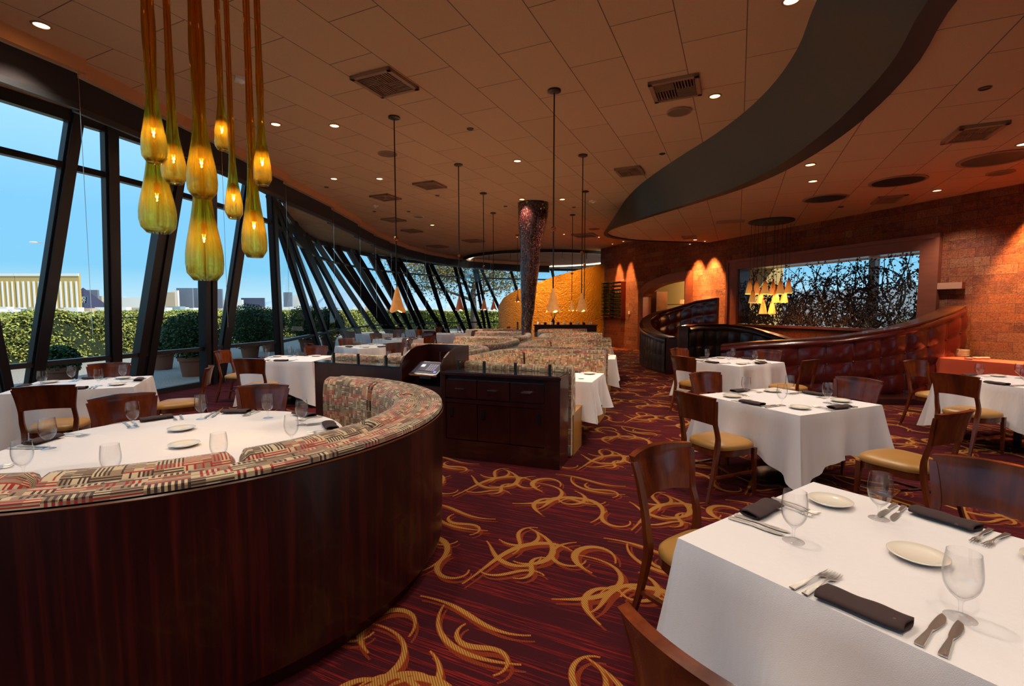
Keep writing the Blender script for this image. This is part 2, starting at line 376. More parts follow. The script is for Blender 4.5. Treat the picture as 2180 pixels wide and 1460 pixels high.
def wall_pt(i, z):
    f = (z - .8) / 2.8; a, b = CBs[i], CTs[i]
    return Vector((a[0] + (b[0] - a[0]) * f, a[1] + (b[1] - a[1]) * f, z))
def wall_hit(px, py):
    """where a line of sight meets the glass wall"""
    d = ray(px, py); best = None
    for i in range(NS):
        # z on the ray where it crosses between ruling i and i+1 (plan test with iterated z)
        z = 2.0
        for _ in range(5):
            a, b = wall_pt(i, z), wall_pt(i + 1, z)
            ex, ey = b.x - a.x, b.y - a.y
            den = d[0] * ey - d[1] * ex
            if abs(den) < 1e-9: break
            t = (a.x * ey - a.y * ex) / den; u_ = (a.x * d[1] - a.y * d[0]) / den
            z = clamp(EYE + d[2] * t, 0, 4.6)
        else:
            if t > 0 and -.02 <= u_ <= 1.02:
                p = Vector((d[0] * t, d[1] * t, EYE + d[2] * t))
                if best is None or t < best[0]: best = (t, p, i + u_)
    return best
CEIL = 4.35; LOW = 3.72
A0 = Vector((8.66, 8.34)); UW = Vector((-0.317, 0.9484)); NW = Vector((-0.9484, -0.317))
def wp(s, z, off=0.0):
    p = A0 + UW * s + NW * off; return (p.x, p.y, z)
# ------------------------------------------------------------------ ceiling and floor
roofline = [tuple(wall_pt(i, CEIL)[:2]) for i in range(0, NS + 1, 4)]
poly = roofline + [wp(15.2, 0, -.6)[:2], wp(-9, 0, -.35)[:2], (11.6, -6), (-7.4, -6)]
struct(MB().prism(poly, CEIL, CEIL + .45).build('ceiling', M['ceil'], weld=True))

b = MB(); b.box((6.6, -6.05, 2.2), (14.8, .1, 4.4)); struct(b.build('wall_front', plain('tan_plaster', (.42, .24, .13), .8)))  # unseen part wall behind the camera, added so the chairs reflect something warm
b = MB(); b.box((-7, -12, 1.9), (20, .2, 4.0)); b.box((-7, -9, -.11), (24, 6, .02)); struct(b.build('wall_bounce', plain('cream_bounce', (.80, .70, .58), .9)))  # unseen wall and paving added to bounce neutral light in through the open end
# the lower ceiling over the right-hand side, with its curved charcoal cove
FT = smooth_path([(2.2, 2.6), (2.45, 3.5), (2.73, 4.53), (3.02, 5.3), (3.2, 6.1), (3.26, 6.95), (3.2, 7.9), (3.05, 8.85), (2.9, 10.07), (2.83, 11.3), (2.88, 12.7), (3.05, 13.9), (3.6, 14.9), (4.6, 15.5), (6.1, 15.9)], 70)
FB = smooth_path([(2.3, 1.6), (2.55, 2.6), (2.86, 3.5), (3.25, 4.3), (3.6, 5.4), (3.82, 6.5), (3.92, 7.5), (3.86, 8.4), (3.62, 9.4), (3.2, 10.6), (2.8, 11.8), (2.5, 12.9), (2.62, 13.9), (3.1, 14.6), (4.0, 15.15), (6.1, 15.6)], 70)
LO = smooth_path([(2.45, 1.5), (2.72, 2.5), (3.06, 3.5), (3.5, 4.35), (3.88, 5.45), (4.1, 6.6), (4.15, 7.7), (4.02, 8.6), (3.72, 9.6), (3.28, 10.8), (2.92, 11.9), (2.62, 12.95), (2.72, 13.8), (3.18, 14.45), (4.05, 15.0), (6.1, 15.45)], 70)
b = MB()
for i in range(69):
    pass
b.add([(p[0], p[1], CEIL) for p in FT] + [(p[0], p[1], LOW - .03) for p in FB], [(i, i + 1, 70 + i + 1, 70 + i) for i in range(69)])
cove = b.build('trim_1', M['charcoal'], smooth=True); struct(cove)
b = MB(); b.add([(p[0], p[1], LOW - .03) for p in FB] + [(p[0], p[1], LOW - .03) for p in LO] + [(p[0], p[1], LOW) for p in LO],
      [(i, i + 1, 71 + i, 70 + i) for i in range(69)] + [(70 + i, 71 + i, 141 + i, 140 + i) for i in range(69)])
struct(b.build('trim_2', M['charlip'], smooth=False))
lowpoly = [tuple(p) for p in LO] + [wp(0 - 3, 0)[:2] if False else (6.1, 16.0), wp(-8, 0)[:2], (11.2, -6), (2.0, -6)]
low = MB().prism([(p[0], p[1]) for p in lowpoly], LOW, LOW + .06).build('ceiling_lower', M['ceil'], weld=True); low.name = 'ceiling.001'; struct(low)

# ------------------------------------------------------------------ carpet with woven scrolls
def ribbon(b, p, th, L, ks, wmax, peak=.5, n=18, dz=0.0, off=(0, 0), mi=0, grow=0.0, T=None, dense=1):
    """a tapering band along a curve of changing curvature; ks = curvatures at even steps"""
    x, y = p; pts = []
    for i in range(n + 1):
        t = i / n; q = t * (len(ks) - 1); k = min(int(q), len(ks) - 2); f = q - k
        kk = ks[k] * (1 - f) + ks[k + 1] * f
        pts.append((x, y, th, t)); th += kk * L / n
        x += cos(th) * L / n; y += sin(th) * L / n
    vs = []
    for x, y, th, t in pts:
        u = t / peak / 2 if t < peak else .5 + (t - peak) / (1 - peak) / 2
        wd = wmax * (max(sin(pi * u), 0) ** 1.7) * .5 + grow + .0038
        for sgn in (1, -1):
            X = x - sin(th) * wd * sgn + off[0]; Y = y + cos(th) * wd * sgn + off[1]
            vs.append(T(X, Y, dz))
    b.cur = mi
    b.add(vs, [(2 * i + 1, 2 * i, 2 * i + 2, 2 * i + 3) for i in range(n)])
MOTIFS = [  # x, y, heading deg, length, curvatures, width, peak
    (.10, .12, 75, .95, (1.0, -.5, -3.5, -5.5), .060, .70), (.16, .95, -20, .75, (-1, -2.5, -5.5, -8), .055, .65),
    (.75, .55, 165, .70, (-3, -6, -9, -4), .062, .35), (.62, .20, 20, .90, (.5, 3.2, 5.5, 1.5), .048, .30),
    (1.05, .92, 230, .55, (12, 10, -12, -12), .040, .40), (1.18, .48, 110, .62, (9, 6, 3, -9), .046, .55),
    (1.30, .12, 60, .80, (2.5, 3.5, 5.5, 7), .058, .60), (.40, .60, 300, .62, (-9, -7, -3, 4), .044, .50),
    (.92, .10, 150, .55, (-2, -5, -8, -12), .045, .40), (1.42, .78, 200, .70, (-.8, -2.2, -3.5, -3), .034, .50),
    (.34, .30, 350, .42, (14, 11, -13, -14), .036, .45), (.70, 1.02, 10, .70, (-1.2, -2.0, 2.2, 3.8), .034, .50),
    (1.36, .38, 250, .50, (3, 6, 10, 13), .038, .40), (.05, .70, 320, .48, (5, 7, 8, 5), .042, .50),
    (.85, .35, 95, .60, (-6, -8, 5, 12), .030, .45), (.55, .88, 205, .60, (4, 6, 8, 12), .036, .4),
    (1.0, .68, 340, .55, (-3, -6, -9, -12), .040, .45), (.22, .55, 60, .50, (8, 3, -8, -12), .030, .5), (.50, .40, 130, .45, (12, 6, -6, -14), .028, .5)]
b = MB(); b.cur = 0
fl_ = [tuple(wall_pt(i, 0))[:2] + (0,) for i in range(0, NS + 1, 4)] + [(14, 34, 0), (14, -6, 0), (-8.4, -6, 0)]; b.add(fl_, [tuple(range(len(fl_) - 1, -1, -1))])
ca, sa = cos(R(-25)), sin(R(-25))
rnd = random.Random(4)
for iy in range(-6, 34):
    for ix in range(-10, 13):
        ox, oy = ix * 1.5 + (.75 if iy % 2 else 0), iy * 1.1
        cx, cy = ox * ca - oy * sa, ox * sa + oy * ca
        if not (-6.2 < cx < 9.5 and .6 < cy < 24): continue
        if cx > 8.8 - .33 * (cy - 8) + 1.5: continue
        if abs(cx) > 1.15 * cy + 1.5: continue
        far = cy > 9
        def T(X, Y, z): return ((X + ox) * ca - (Y + oy) * sa, (X + ox) * sa + (Y + oy) * ca, z)
        for k, (x, y, th, L, ks, wd, pk) in enumerate(MOTIFS):
            n = 8 if far else 20
            dx, dy = (.035, -.030)
            ribbon(b, (x, y), R(th), L, ks, wd * .50, pk, n, .0008 + k * 3e-5, (dx, dy), 3, .002, T)
            ribbon(b, (x, y), R(th), L, ks, wd * .62, pk, n, .0016 + k * 3e-5, (0, 0), 2, .0035, T)
            ribbon(b, (x, y), R(th), L, ks, wd * .62, pk, n, .0024 + k * 3e-5, (0, 0), 1, -.0005, T)
struct(b.build('floor', [M['carpet'], M['yarn_gold'], M['yarn_edge'], M['yarn_rust']]))

# ------------------------------------------------------------------ slanting window wall
# each mullion as seen: top (x, y), bottom (x, y), width in pixels, depth factor
MUL = [(-60, 500, 12, 830, 34), (158, 258, 72, 816, 42), (233, 288, 243, 772, 36), (365, 400, 302, 793, 50), (440, 345, 445, 850, 42), (522, 440, 474, 760, 29),
       (577, 405, 595, 753, 28), (602, 500, 680, 748, 20), (605, 470, 705, 740, 15), (612, 450, 745, 735, 26), (632, 470, 772, 725, 18), (667, 507, 800, 705, 13),
       (696, 524, 812, 688, 11), (717, 528, 822, 690, 14), (745, 537, 836, 696, 13), (758, 541, 856, 698, 12), (788, 546, 870, 694, 12), (805, 556, 868, 690, 10),
       (827, 551, 890, 696, 11), (838, 551, 905, 700, 9), (849, 554, 936, 694, 10), (907, 561, 947, 686, 9), (917, 561, 985, 694, 8), (968, 567, 998, 684, 7),
       (978, 568, 1020, 687, 7), (1009, 572, 1030, 686, 6), (1015, 572, 1040, 687, 6), (1025, 574, 1062, 655, 6), (1086, 571, 1110, 650, 6), (1120, 575, 1150, 670, 6), (1175, 575, 1195, 670, 6), (1235, 575, 1250, 670, 6)]
lines = []
for x0, y0, x1, y1, wpx in MUL:
    h0, h1 = wall_hit(x0, y0), wall_hit(x1, y1)
    if not h0 or not h1: print('NOHIT', x0, x1); continue
    a, c_ = h0[1], h1[1]
    if abs(a.z - c_.z) < .3: continue
    def zz(z, a=a, c_=c_): return c_ + (a - c_) * ((z - c_.z) / (a.z - c_.z))
    lo, hi = zz(0), zz(4.34)
    lines.append((lo, hi, wpx * (c_.y) / FPX / math.sqrt(1 + (c_.x / c_.y) ** 2) * .98, zz))
wn_ = 0
for k, (lo, hi, wd, zz) in enumerate(lines):
    wn_ += 1
    W = struct(thing('window_%d' % wn_, None, None))
    nxt = lines[k + 1] if k + 1 < len(lines) else None
    if nxt: side = (nxt[0] - lo)
    else: side = lo - lines[k - 1][0]
    b = MB(); dp = .16 if k < 8 else .12
    if wd > .3: # paired mullion with a lighter glazing bar between
        s_ = side.normalized() * wd * .30
        b.beam(lo - s_, hi - s_, wd * .40, dp, side); b.beam(lo + s_, hi + s_, wd * .40, dp, side)
        b.beam(lo + Vector((0, 0, 0)) , hi, wd * .25, dp * .6, side)
    else:
        b.beam(lo, hi, wd * .72, dp, side); b.beam(lo, hi, wd, dp * .55, side)
    b.build('mullion', M['mullion'], W)
    if not nxt: continue
    z2 = nxt[3]
    b = MB()
    for z, hh in ((.05, .10), (.79, .075), (3.6, .085), (4.26, .16)):
        b.beam(zz(z), z2(z), hh, .11, (0, 0, 1))
    b.build('transom', M['mullion'], W)
    MB().add([lo, nxt[0], nxt[1], hi], [(0, 1, 2, 3)]).build('pane', M['pane'], W)

# tan pelmet boards and the rolled shades under the ceiling edge
ED = smooth_path([(-5.5, 2.6), (-5.15, 4.2), (-4.93, 5.0), (-4.76, 6.2), (-4.70, 8), (-4.67, 10.4), (-4.64, 13), (-4.74, 15.5), (-4.8, 17.4), (-4.72, 18.9), (-4.46, 21.1), (-3.9, 23.2), (-3.0, 25.1), (-1.2, 27.3), (1.5, 28.8), (4.5, 29.3)], 240)
ys = [3.2, 5.64, 8.0, 10.15, 12.6, 15.0, 17.1, 18.9, 20.8, 22.7, 24.5, 26.0, 27.3, 28.4, 29.0]
def edx(y): return min(ED, key=lambda p: abs(p[1] - y))
n = 0
for y0, y1 in zip(ys, ys[1:]):
    n += 1
    a, c_ = Vector(edx(y0)), Vector(edx(y1)); t = (c_ - a).normalized(); nr = Vector((t.y, -t.x))
    a = a - nr * .02; c_ = c_ + nr * .08
    P = struct(thing('trim_%d' % (n + 2), None, None))
    mid = (a + c_) / 2; ang = math.atan2(t.y, t.x); t2 = (c_ - a).normalized(); ang = math.atan2(t2.y, t2.x); nr2 = Vector((t2.y, -t2.x)); L = (c_ - a).length
    MB().box((mid.x, mid.y, 4.275), (L, .05, .15), ang).build('fascia_board', M['tan'], P)
    m2 = mid - nr2 * .10
    MB().box((m2.x, m2.y, 4.03), (L - .04, .012, .36), ang).build('roller_shade', M['shade'], P)
    MB().box((m2.x, m2.y, 3.85), (L - .04, .045, .07), ang).build('hem_bar', M['mullion'], P)
    for e in (1,):
        q = c_ - t2 * .06 - nr2 * .02
        MB().tube([(q.x, q.y, 4.2), (q.x - .01, q.y, 1.3)], .003, 5).build('pull_cord', M['chrome'], P)

# ------------------------------------------------------------------ stone wall with arch and screened window
SE = 14.6; S0 = -7.0
def arch_z(s): # opening height of the archway
    t = clamp((s - 8.64) / (11.12 - 8.64), 0, 1); return 2.04 + .56 * math.sqrt(max(0, 1 - t ** 2.2))
def arch_o(s):
    t = clamp((s - 8.30) / (11.42 - 8.30), 0, 1); return 2.20 + .70 * math.sqrt(max(0, 1 - t ** 2.2))
b = MB()
def wq(s0, s1, za0, za1, zb0, zb1, off=0):
    b.add([wp(s0, za0, off), wp(s1, za1, off), wp(s1, zb1, off), wp(s0, zb0, off)], [(0, 1, 2, 3)], [(s0, za0), (s1, za1), (s1, zb1), (s0, zb0)])
W0, W1, WZ0, WZ1 = 1.47, 6.30, 1.18, 2.77
wq(S0, W0, 0, 0, 4.4, 4.4); wq(W0, W1, 0, 0, WZ0, WZ0); wq(W0, W1, WZ1, WZ1, 4.4, 4.4); wq(W1, 8.62, 0, 0, 4.4, 4.4)
ss = [8.62 + (11.12 - 8.62) * (1 - (1 - k / 24) ** 1.0) for k in range(25)]
for a, c_ in zip(ss, ss[1:]): wq(a, c_, arch_z(a), arch_z(c_), 4.4, 4.4)
wq(11.12, SE, 0, 0, 4.4, 4.4)
b.add([wp(SE, 0), wp(SE, 0, -.5), wp(SE, 4.4, -.5), wp(SE, 4.4)], [(0, 1, 2, 3)], [(0, 0), (.5, 0), (.5, 4.4), (0, 4.4)])
struct(b.build('wall_right', M['stone']))
# travertine surround of the screened window, with the reveal
F = struct(thing('window_40', None, None)); b = MB()
def slab(b, s0, s1, z0, z1, o0, o1):
    vs = [wp(s, z, o) for s in (s0, s1) for z in (z0, z1) for o in (o0, o1)]
    b.add(vs, [(0, 1, 3, 2), (4, 6, 7, 5), (0, 4, 5, 1), (2, 3, 7, 6), (0, 2, 6, 4), (1, 5, 7, 3)])
slab(b, 1.18, 6.66, 2.77, 3.02, -.02, .07); slab(b, 1.18, 1.49, 0, 2.77, -.02, .07); slab(b, 6.30, 6.66, 0, 2.77, -.02, .07)
slab(b, 1.14, 1.22, 0, 3.04, 0, .10); slab(b, 1.14, 6.70, 2.98, 3.06, 0, .10); slab(b, 6.62, 6.70, 0, 3.04, 0, .10)
b.build('stone_frame', M['trav'], F)
b = MB(); slab(b, 1.45, 1.49, 1.18, 2.79, -.38, -.02); slab(b, 6.28, 6.32, 1.18, 2.79, -.38, -.02); slab(b, 1.45, 6.32, 2.77, 2.80, -.38, -.02); slab(b, 1.45, 6.32, 1.12, 1.17, -.38, .16)
b.build('reveal', M['railwood'], F)
MB().add([wp(1.49, 1.18, -.34), wp(6.28, 1.18, -.34), wp(6.28, 2.77, -.34), wp(1.49, 2.77, -.34)], [(0, 1, 2, 3)]).build('pane', M['pane'], F)
# forged vine screen in the window
rnd = random.Random(11)
V_ = thing('vine_screen', 'forged metal screen of tangled vine branches filling the stone-framed window', 'screen', wp(3.9, 1.18, -.17))
b = MB(); lf = MB(); o3 = Vector(wp(3.9, 1.18, -.17))
def vp(s, z, o=0): return Vector(wp(s, z, -.17 + o)) - o3
for k in range(300):
    s = rnd.uniform(1.5, 6.25); z = rnd.choice([1.19, 1.19, rnd.uniform(1.2, 2.3)]); th = rnd.uniform(.3, 2.8); kk = rnd.uniform(-2.5, 2.5); o = rnd.uniform(-.09, .09); pts = []
    r0 = rnd.choice([.006, .008, .010, .016, .022]); L = rnd.uniform(.7, 2.2); n = 18
    for i in range(n):
        pts.append(vp(s, z, o)); th += kk * L / n + rnd.uniform(-.16, .16); kk += rnd.uniform(-.8, .8); s += cos(th) * L / n; z += sin(th) * L / n
        if not (1.5 < s < 6.27 and 1.17 < z < 2.76): break
        if rnd.random() < .75:
            for _ in range(3):
                c0 = vp(s + rnd.uniform(-.05, .05), z + rnd.uniform(-.05, .05), o + rnd.uniform(-.03, .03)); a = rnd.uniform(0, 6.3); r = rnd.uniform(.012, .028)
                ux = Vector((UW.x, UW.y, 0)); uz = Vector((0, 0, 1)); vs = []
                for q in range(7):
                    aa = a + q * pi * 2 / 7; rr = r * (1.25 if q == 0 else (.62 if q % 2 else .95)); vs.append(c0 + ux * cos(aa) * rr + uz * sin(aa) * rr + Vector((NW.x, NW.y, 0)) * rnd.uniform(-.012, .012))
                lf.add(vs, [tuple(range(7))])
    if len(pts) > 3: b.tube(pts, [max(r0 * (1 - i / len(pts) * .75), .003) for i in range(len(pts))], 5)
M['iron'] = plain('forged_iron', (.05, .048, .048), .42, .6); M['ironleaf'] = plain('forged_leaves', (.07, .045, .042), .4, .5)
b.build('branches', M['iron'], V_); lf.build('leaves', M['ironleaf'], V_)['kind'] = 'stuff'
# travertine arch surround and the room beyond
D1 = struct(thing('door_1', None, None)); b = MB(); N = 26
so = [8.30 + (11.42 - 8.30) * k / N for k in range(N + 1)]
so_in = [8.64 + (11.12 - 8.64) * k / N for k in range(N + 1)]
vs = []
for a, i_ in zip(so, so_in):
    for o in (-.3, .07): vs += [wp(a, arch_o(a), o if o > 0 else .0), wp(i_, arch_z(i_), o)]
b.add(vs, [(4 * k + 2, 4 * k + 3, 4 * k + 7, 4 * k + 6) for k in range(N)] + [(4 * k + 1, 4 * k + 3, 4 * k + 7, 4 * k + 5) for k in range(N)] + [(4 * k, 4 * k + 2, 4 * k + 6, 4 * k + 4) for k in range(N)])
slab(b, 11.12, 11.42, 0, 2.21, -.0, .07); slab(b, 11.08, 11.12, 0, 2.08, -.3, .07); slab(b, 8.30, 8.64, 0, 2.88, 0, .07); slab(b, 8.60, 8.64, 0, 2.6, -.3, .07)
b.build('stone_arch', M['trav'], D1)
M['yellow'] = plain('ochre_wall', (.50, .34, .12), .8)
b = MB(); slab(b, 7.6, 15.5, 0, 3.2, -3.1, -3.0); slab(b, 7.5, 7.6, 0, 3.2, -3.0, -.3); slab(b, 15.4, 15.5, 0, 3.2, -3, -.3); slab(b, 7.5, 15.5, 3.2, 3.3, -3.1, -.02)
bk = b.build('wall_back', M['yellow']); struct(bk)
b = MB(); slab(b, 10.95, 11.5, 0, 2.3, -.95, -.45); D2 = b.build('door_2', M['railwood']); struct(D2)
# ------------------------------------------------------------------ column, gold wall, ceiling ring
b = MB(); pr = []
cz = [(1121, 735, 21), (1121, 690, 23), (1124, 660, 27), (1125, 620, 33), (1128, 570, 39), (1129, 530, 42), (1131, 505, 50), (1133, 480, 58), (1135, 455, 63), (1135, 431, 65)]
rings = []; YC = 12.8
for x, y, wd in cz:
    p = atY(x, y, YC); rings.append((p.x, p.z, wd / FPX * YC / 2))
rings = [(rings[0][0], 0.0, .17)] + [(x, z, r) for x, z, r in rings]; rings[-1] = (rings[-1][0], 4.36, rings[-1][2])
rr = smooth_path(rings, 40); b = MB(); n = 40
vs = [(x + r * cos(2 * pi * k / n), YC + r * sin(2 * pi * k / n), z) for x, z, r in rr for k in range(n)]
b.add(vs, [(i * n + k, i * n + (k + 1) % n, (i + 1) * n + (k + 1) % n, (i + 1) * n + k) for i in range(39) for k in range(n)])
c_ = b.build('mosaic_column', M['mosaic'], smooth=True); tag(c_, 'dark mosaic-tiled column that narrows downwards among the booths', 'column')
GW = smooth_path([(-.62, 22.0), (-.2, 21.2), (.5, 20.5), (1.4, 20.2), (2.4, 20.3), (3.3, 20.8), (4.1, 21.6)], 60)
edge_px = [(1062, 650), (1072, 634), (1087, 624), (1107, 614), (1149, 600), (1183, 587), (1220, 577), (1264, 566), (1292, 560), (1330, 552)]
b = MB(); top = []
for p in GW:
    x = 1090 + FPX * p[0] / p[1]
    for (xa, ya), (xb, yb) in zip(edge_px, edge_px[1:]):
        if xa <= x <= xb: y = ya + (yb - ya) * (x - xa) / (xb - xa); break
    else: y = 650 if x < 1062 else 552
    top.append(atY(x, y, p[1]).z)
L = 0; vs = []; uv = []
for i, p in enumerate(GW):
    if i: L += math.dist(p, GW[i - 1])
    for z, o in ((0, 0), (top[i], 0), (top[i], .1), (0, .1)):
        vs.append((p[0], p[1] + o, z)); uv.append((L, z + o))
b.add(vs, [(4 * i + j, 4 * i + j + 1, 4 * i + j + 5, 4 * i + j + 4) for i in range(59) for j in range(3)] + [(0, 1, 2, 3)], uv)
tag(b.build('gold_partition', M['gold'], smooth=40), 'curved hammered gold partition wall whose top sweeps up to the right', 'partition')
b = MB(); b.beam((3.05, 20.55, 1.0), (3.05, 20.55, 1.0001), .1, .1) if False else None
# round glass drum hung under the far ceiling
Rg = thing('glass_drum', 'big round ceiling ring with a hanging curtain of clear glass panels beyond the column', 'light fixture', (1.7, 26.6, CEIL - .002))
b = MB(); pth = [(4.3 * cos(a), 4.3 * sin(a)) for a in [2 * pi * k / 72 for k in range(73)]]
b.sweep(pth, [(-.05, -.14), (.05, -.14), (.05, 0), (-.05, 0)]); b.build('ring', M['darkmetal'], Rg)
b = MB(); b.sweep([(4.0 * cos(a), 4.0 * sin(a)) for a in [2 * pi * k / 72 for k in range(73)]], [(-.06, -.06), (.06, -.06), (.06, -.02), (-.06, -.02)]); b.build('light_band', emit('ring_glow', (.95, 1, .9), 1.6), Rg)
for k in range(22):
    a = 2 * pi * k / 22; a2 = a + 2 * pi / 22 * .9; hh = -1.15
    MB().add([(4.3 * cos(a), 4.3 * sin(a), hh), (4.3 * cos(a2), 4.3 * sin(a2), hh), (4.3 * cos(a2), 4.3 * sin(a2), -.14), (4.3 * cos(a), 4.3 * sin(a), -.14)], [(0, 1, 2, 3)]).build('glass_panel', M['screen'], Rg)
    MB().tube([(4.27 * cos(a), 4.27 * sin(a), -.4), (4.27 * cos(a), 4.27 * sin(a), 0)], .018, 6).build('clip', M['darkmetal'], Rg)
# ------------------------------------------------------------------ yellow teardrop chandelier over the round booth
def drop(bx, by, wd, tx, tw, Y, label, fat):
    bot = atY(bx, by, Y); k = Y / FPX / 1.22 if False else Y / FPX
    r = wd / 2 * k * .86; rt = max(tw / 2 * k * .86, .012); H = CEIL - bot.z
    D = thing('teardrop_pendant', label, 'pendant light', (bot.x, bot.y, bot.z), group='yellow glass teardrops over the round booth')
    hb = r * fat
    prof = [(r * .62, 0), (r * .80, r * .12), (r * .95, r * .5), (r, hb * .33), (r * .93, hb * .55), (r * .74, hb * .85), (r * .56, hb * 1.15), (r * .43, hb * 1.5), (max(r * .34, rt), hb * 2.0), (rt * 1.2, hb * 2.9), (rt, hb * 4), (rt, H)]
    pr = smooth_path(prof, 46); pr = [(a, min(z, H)) for a, z in pr]
    b = MB(); b.lathe(pr + [(a * (1 - .10 * min(1, a / r)) - .0022 * 1, z) for a, z in pr[::-1]] + [pr[0]], 40)
    # lean of the tube towards its ceiling point
    b.build('glass_shade', M['amber'], D, smooth=True)
    zs = hb * .75
    MB().lathe([(.001, zs + .075), (.012, zs + .07), (.017, zs + .06), (.017, zs), (.001, zs)], 14).build('socket', M['brass'], D, smooth=30)
    MB().tube([(0, 0, zs + .07), (0, 0, H)], .003, 6).build('cord', M['brass'], D)
    q = MB().ball((0, 0, zs - .022), .022, 14, 10, 1.15).build('bulb', glassy('bulb_glass_' if 'bg' not in M else 'x', (.95, .8, .5)) if 'bg' not in M else M['bg'], D, smooth=True); M['bg'] = q.data.materials[0]
    MB().tube([(-.006, 0, zs - .006), (-.004, 0, zs - .028), (.004, 0, zs - .028), (.006, 0, zs - .006)], .0011, 5).build('filament', M['bulb'], D)
    ld = bpy.data.lights.new('bulb_light', 'POINT'); ld.energy = 2.6; ld.color = (1, .6, .22); ld.shadow_soft_size = .005
    l = bpy.data.objects.new('bulb_light', ld); col.objects.link(l); l.parent = D; l.location = (0, 0, zs - .03)
M['bg'] = glassy('bulb_glass', (.95, .85, .6))
for d_ in [(338, 496, 78, 328, 18, 3.35, 'squat yellow-green glass teardrop, lower of the left pair', 3.2), (330, 347, 54, 318, 24, 2.9, 'long amber glass teardrop at the left end of the cluster', 4.0),
           (372, 391, 54, 356, 15, 3.15, 'yellow glass teardrop second from left, just right of the long amber one', 3.3), (432, 421, 66, 421, 28, 2.85, 'wide amber glass teardrop hanging above the largest green one', 3.7),
           (438, 597, 82, 430, 20, 3.05, 'largest pale green glass teardrop, lowest of the cluster', 3.6), (474, 320, 34, 465, 12, 3.5, 'smallest and highest amber glass teardrop of the cluster', 4.4),
           (499, 466, 40, 489, 12, 3.25, 'slender amber glass teardrop between the lowest and the right ones', 3.9), (543, 548, 57, 527, 15, 3.1, 'yellow-green glass teardrop at the lower right of the cluster', 4.0),
           (560, 395, 41, 549, 14, 2.95, 'amber glass teardrop at the right end of the cluster', 4.2)]:
    drop(d_[0], d_[1], d_[2], d_[3], d_[4], d_[5], d_[6], d_[7])
# ------------------------------------------------------------------ copper cone pendants over the booths
M['cone'] = plain('copper_paper_shade', (.30, .085, .028), .45, .2)
g = G('amber_mica_shade'); v = g.coord(); n1 = g.noise(v, 18, 4)
cc = g.mix(n1, (.40, .12, .02), (.62, .26, .06)); M['mica'] = g.p(color=cc, emis=cc, es=.22, rough=.4)
def cone(tx, ty, by, wpx, ball_y, label, lit):
    T_ = at(tx, ty, CEIL); Y = T_.y; k = Y / FPX
    bot = atY(tx, by, Y).z
    D = thing('cone_pendant', label, 'pendant light', (T_.x, T_.y, bot), group='cone pendants over the booths')
    H = CEIL - bot; r = wpx / 2 * k; h = r * 3.15; b = MB(); n = 28; prof = [(0, r), (.12, r * .86), (.3, r * .70), (.6, r * .46), (.9, r * .22), (1, r * .10)]
    vs = []
    for t, q in prof:
        for i in range(n):
            a = 2 * pi * i / n; fl_ = (1 - t) ** 3; vs.append((q * (1 + .10 * fl_ * cos(3 * a)) * cos(a), q * (1 + .10 * fl_ * cos(3 * a)) * sin(a), t * h - .0 + r * .16 * fl_ * sin(4 * a)))
    b.add(vs, [(j * n + i, j * n + (i + 1) % n, (j + 1) * n + (i + 1) % n, (j + 1) * n + i) for j in range(len(prof) - 1) for i in range(n)])
    b.build('shade', M['mica'] if lit else M['cone'], D, smooth=True)
    MB().tube([(0, 0, h * .95), (0, 0, H)], .009, 8).build('rod', M['darkmetal'], D)
    MB().lathe([(.001, H - .035), (.05, H - .035), (.085, H - .02), (.085, H)], 20).build('canopy', M['darkmetal'], D, smooth=30)
    zb = atY(tx, ball_y, Y).z - bot
    MB().ball((0, 0, zb), .035 if lit else .028, 14, 8).build('ball', M['copper'], D, smooth=True)
    ld = bpy.data.lights.new('pendant_light', 'SPOT' if False else 'POINT'); ld.energy = 66; ld.color = (1, .72, .44); ld.shadow_soft_size = .03
    l = bpy.data.objects.new('pendant_light', ld); col.objects.link(l); l.parent = D; l.location = (0, 0, h * .25)
    if lit: MB().ball((0, 0, h * .3), .03, 10, 6).build('bulb', M['bulb'], D, smooth=True)
cone(839, 249, 663, 33, 508, 'copper glass cone pendant nearest us over the left booths', True)
cone(976, 350, 660, 19, 544, 'copper cone pendant second in the left row', False)
cone(1029, 411, 659, 14, 567, 'copper cone pendant third in the left row', False)
cone(1050, 453, 659, 13, 581, 'copper cone pendant farthest in the left row', False)
cone(1180, 192, 663, 31, 487, 'glowing amber cone pendant nearest us over the right booths', True)
cone(1241, 330, 662, 24, 538, 'glowing amber cone pendant second in the right row', True)
cone(1246, 407, 655, 12, 564, 'small cone pendant third in the right row, half hidden by the second', True)
cone(1219, 457, 661, 14, 582, 'small glowing cone pendant farthest in the right row', True)
cone(1102, 500, 642, 10, 578, 'dark cone pendant just left of the mosaic column', False)
# ------------------------------------------------------------------ cluster of twelve small shades
g = G('speckled_orange_shade'); n1 = g.noise(g.coord(), 60, 4, .8)
zc = g.n('SeparateXYZ', {0: g.coord('Object')}).outputs[2]
cc = g.ramp(zc, [(0, (1, .50, .10)), (.20, (1, .30, .03)), (.34, (.35, .03, .01))]); cc = g.mix(g.math('MULTIPLY', n1, .5), cc, (.9, .35, .08))
em = g.ramp(zc, [(0, (1, .55, .14)), (.2, (.9, .25, .03)), (.32, (.10, .01, .0))])
M['speck'] = g.p(color=cc, emis=em, es=.16, rough=.5)
cc0 = at(1642, 470, LOW)
Q = thing('cluster_canopy', 'big dark round ceiling plate carrying the cluster of small orange shades', 'ceiling plate', cc0)
MB().lathe([(.001, -.05), (.44, -.05), (.50, -.03), (.50, 0), (.001, 0)], 44).build('plate', M['charlip'], Q, smooth=30)
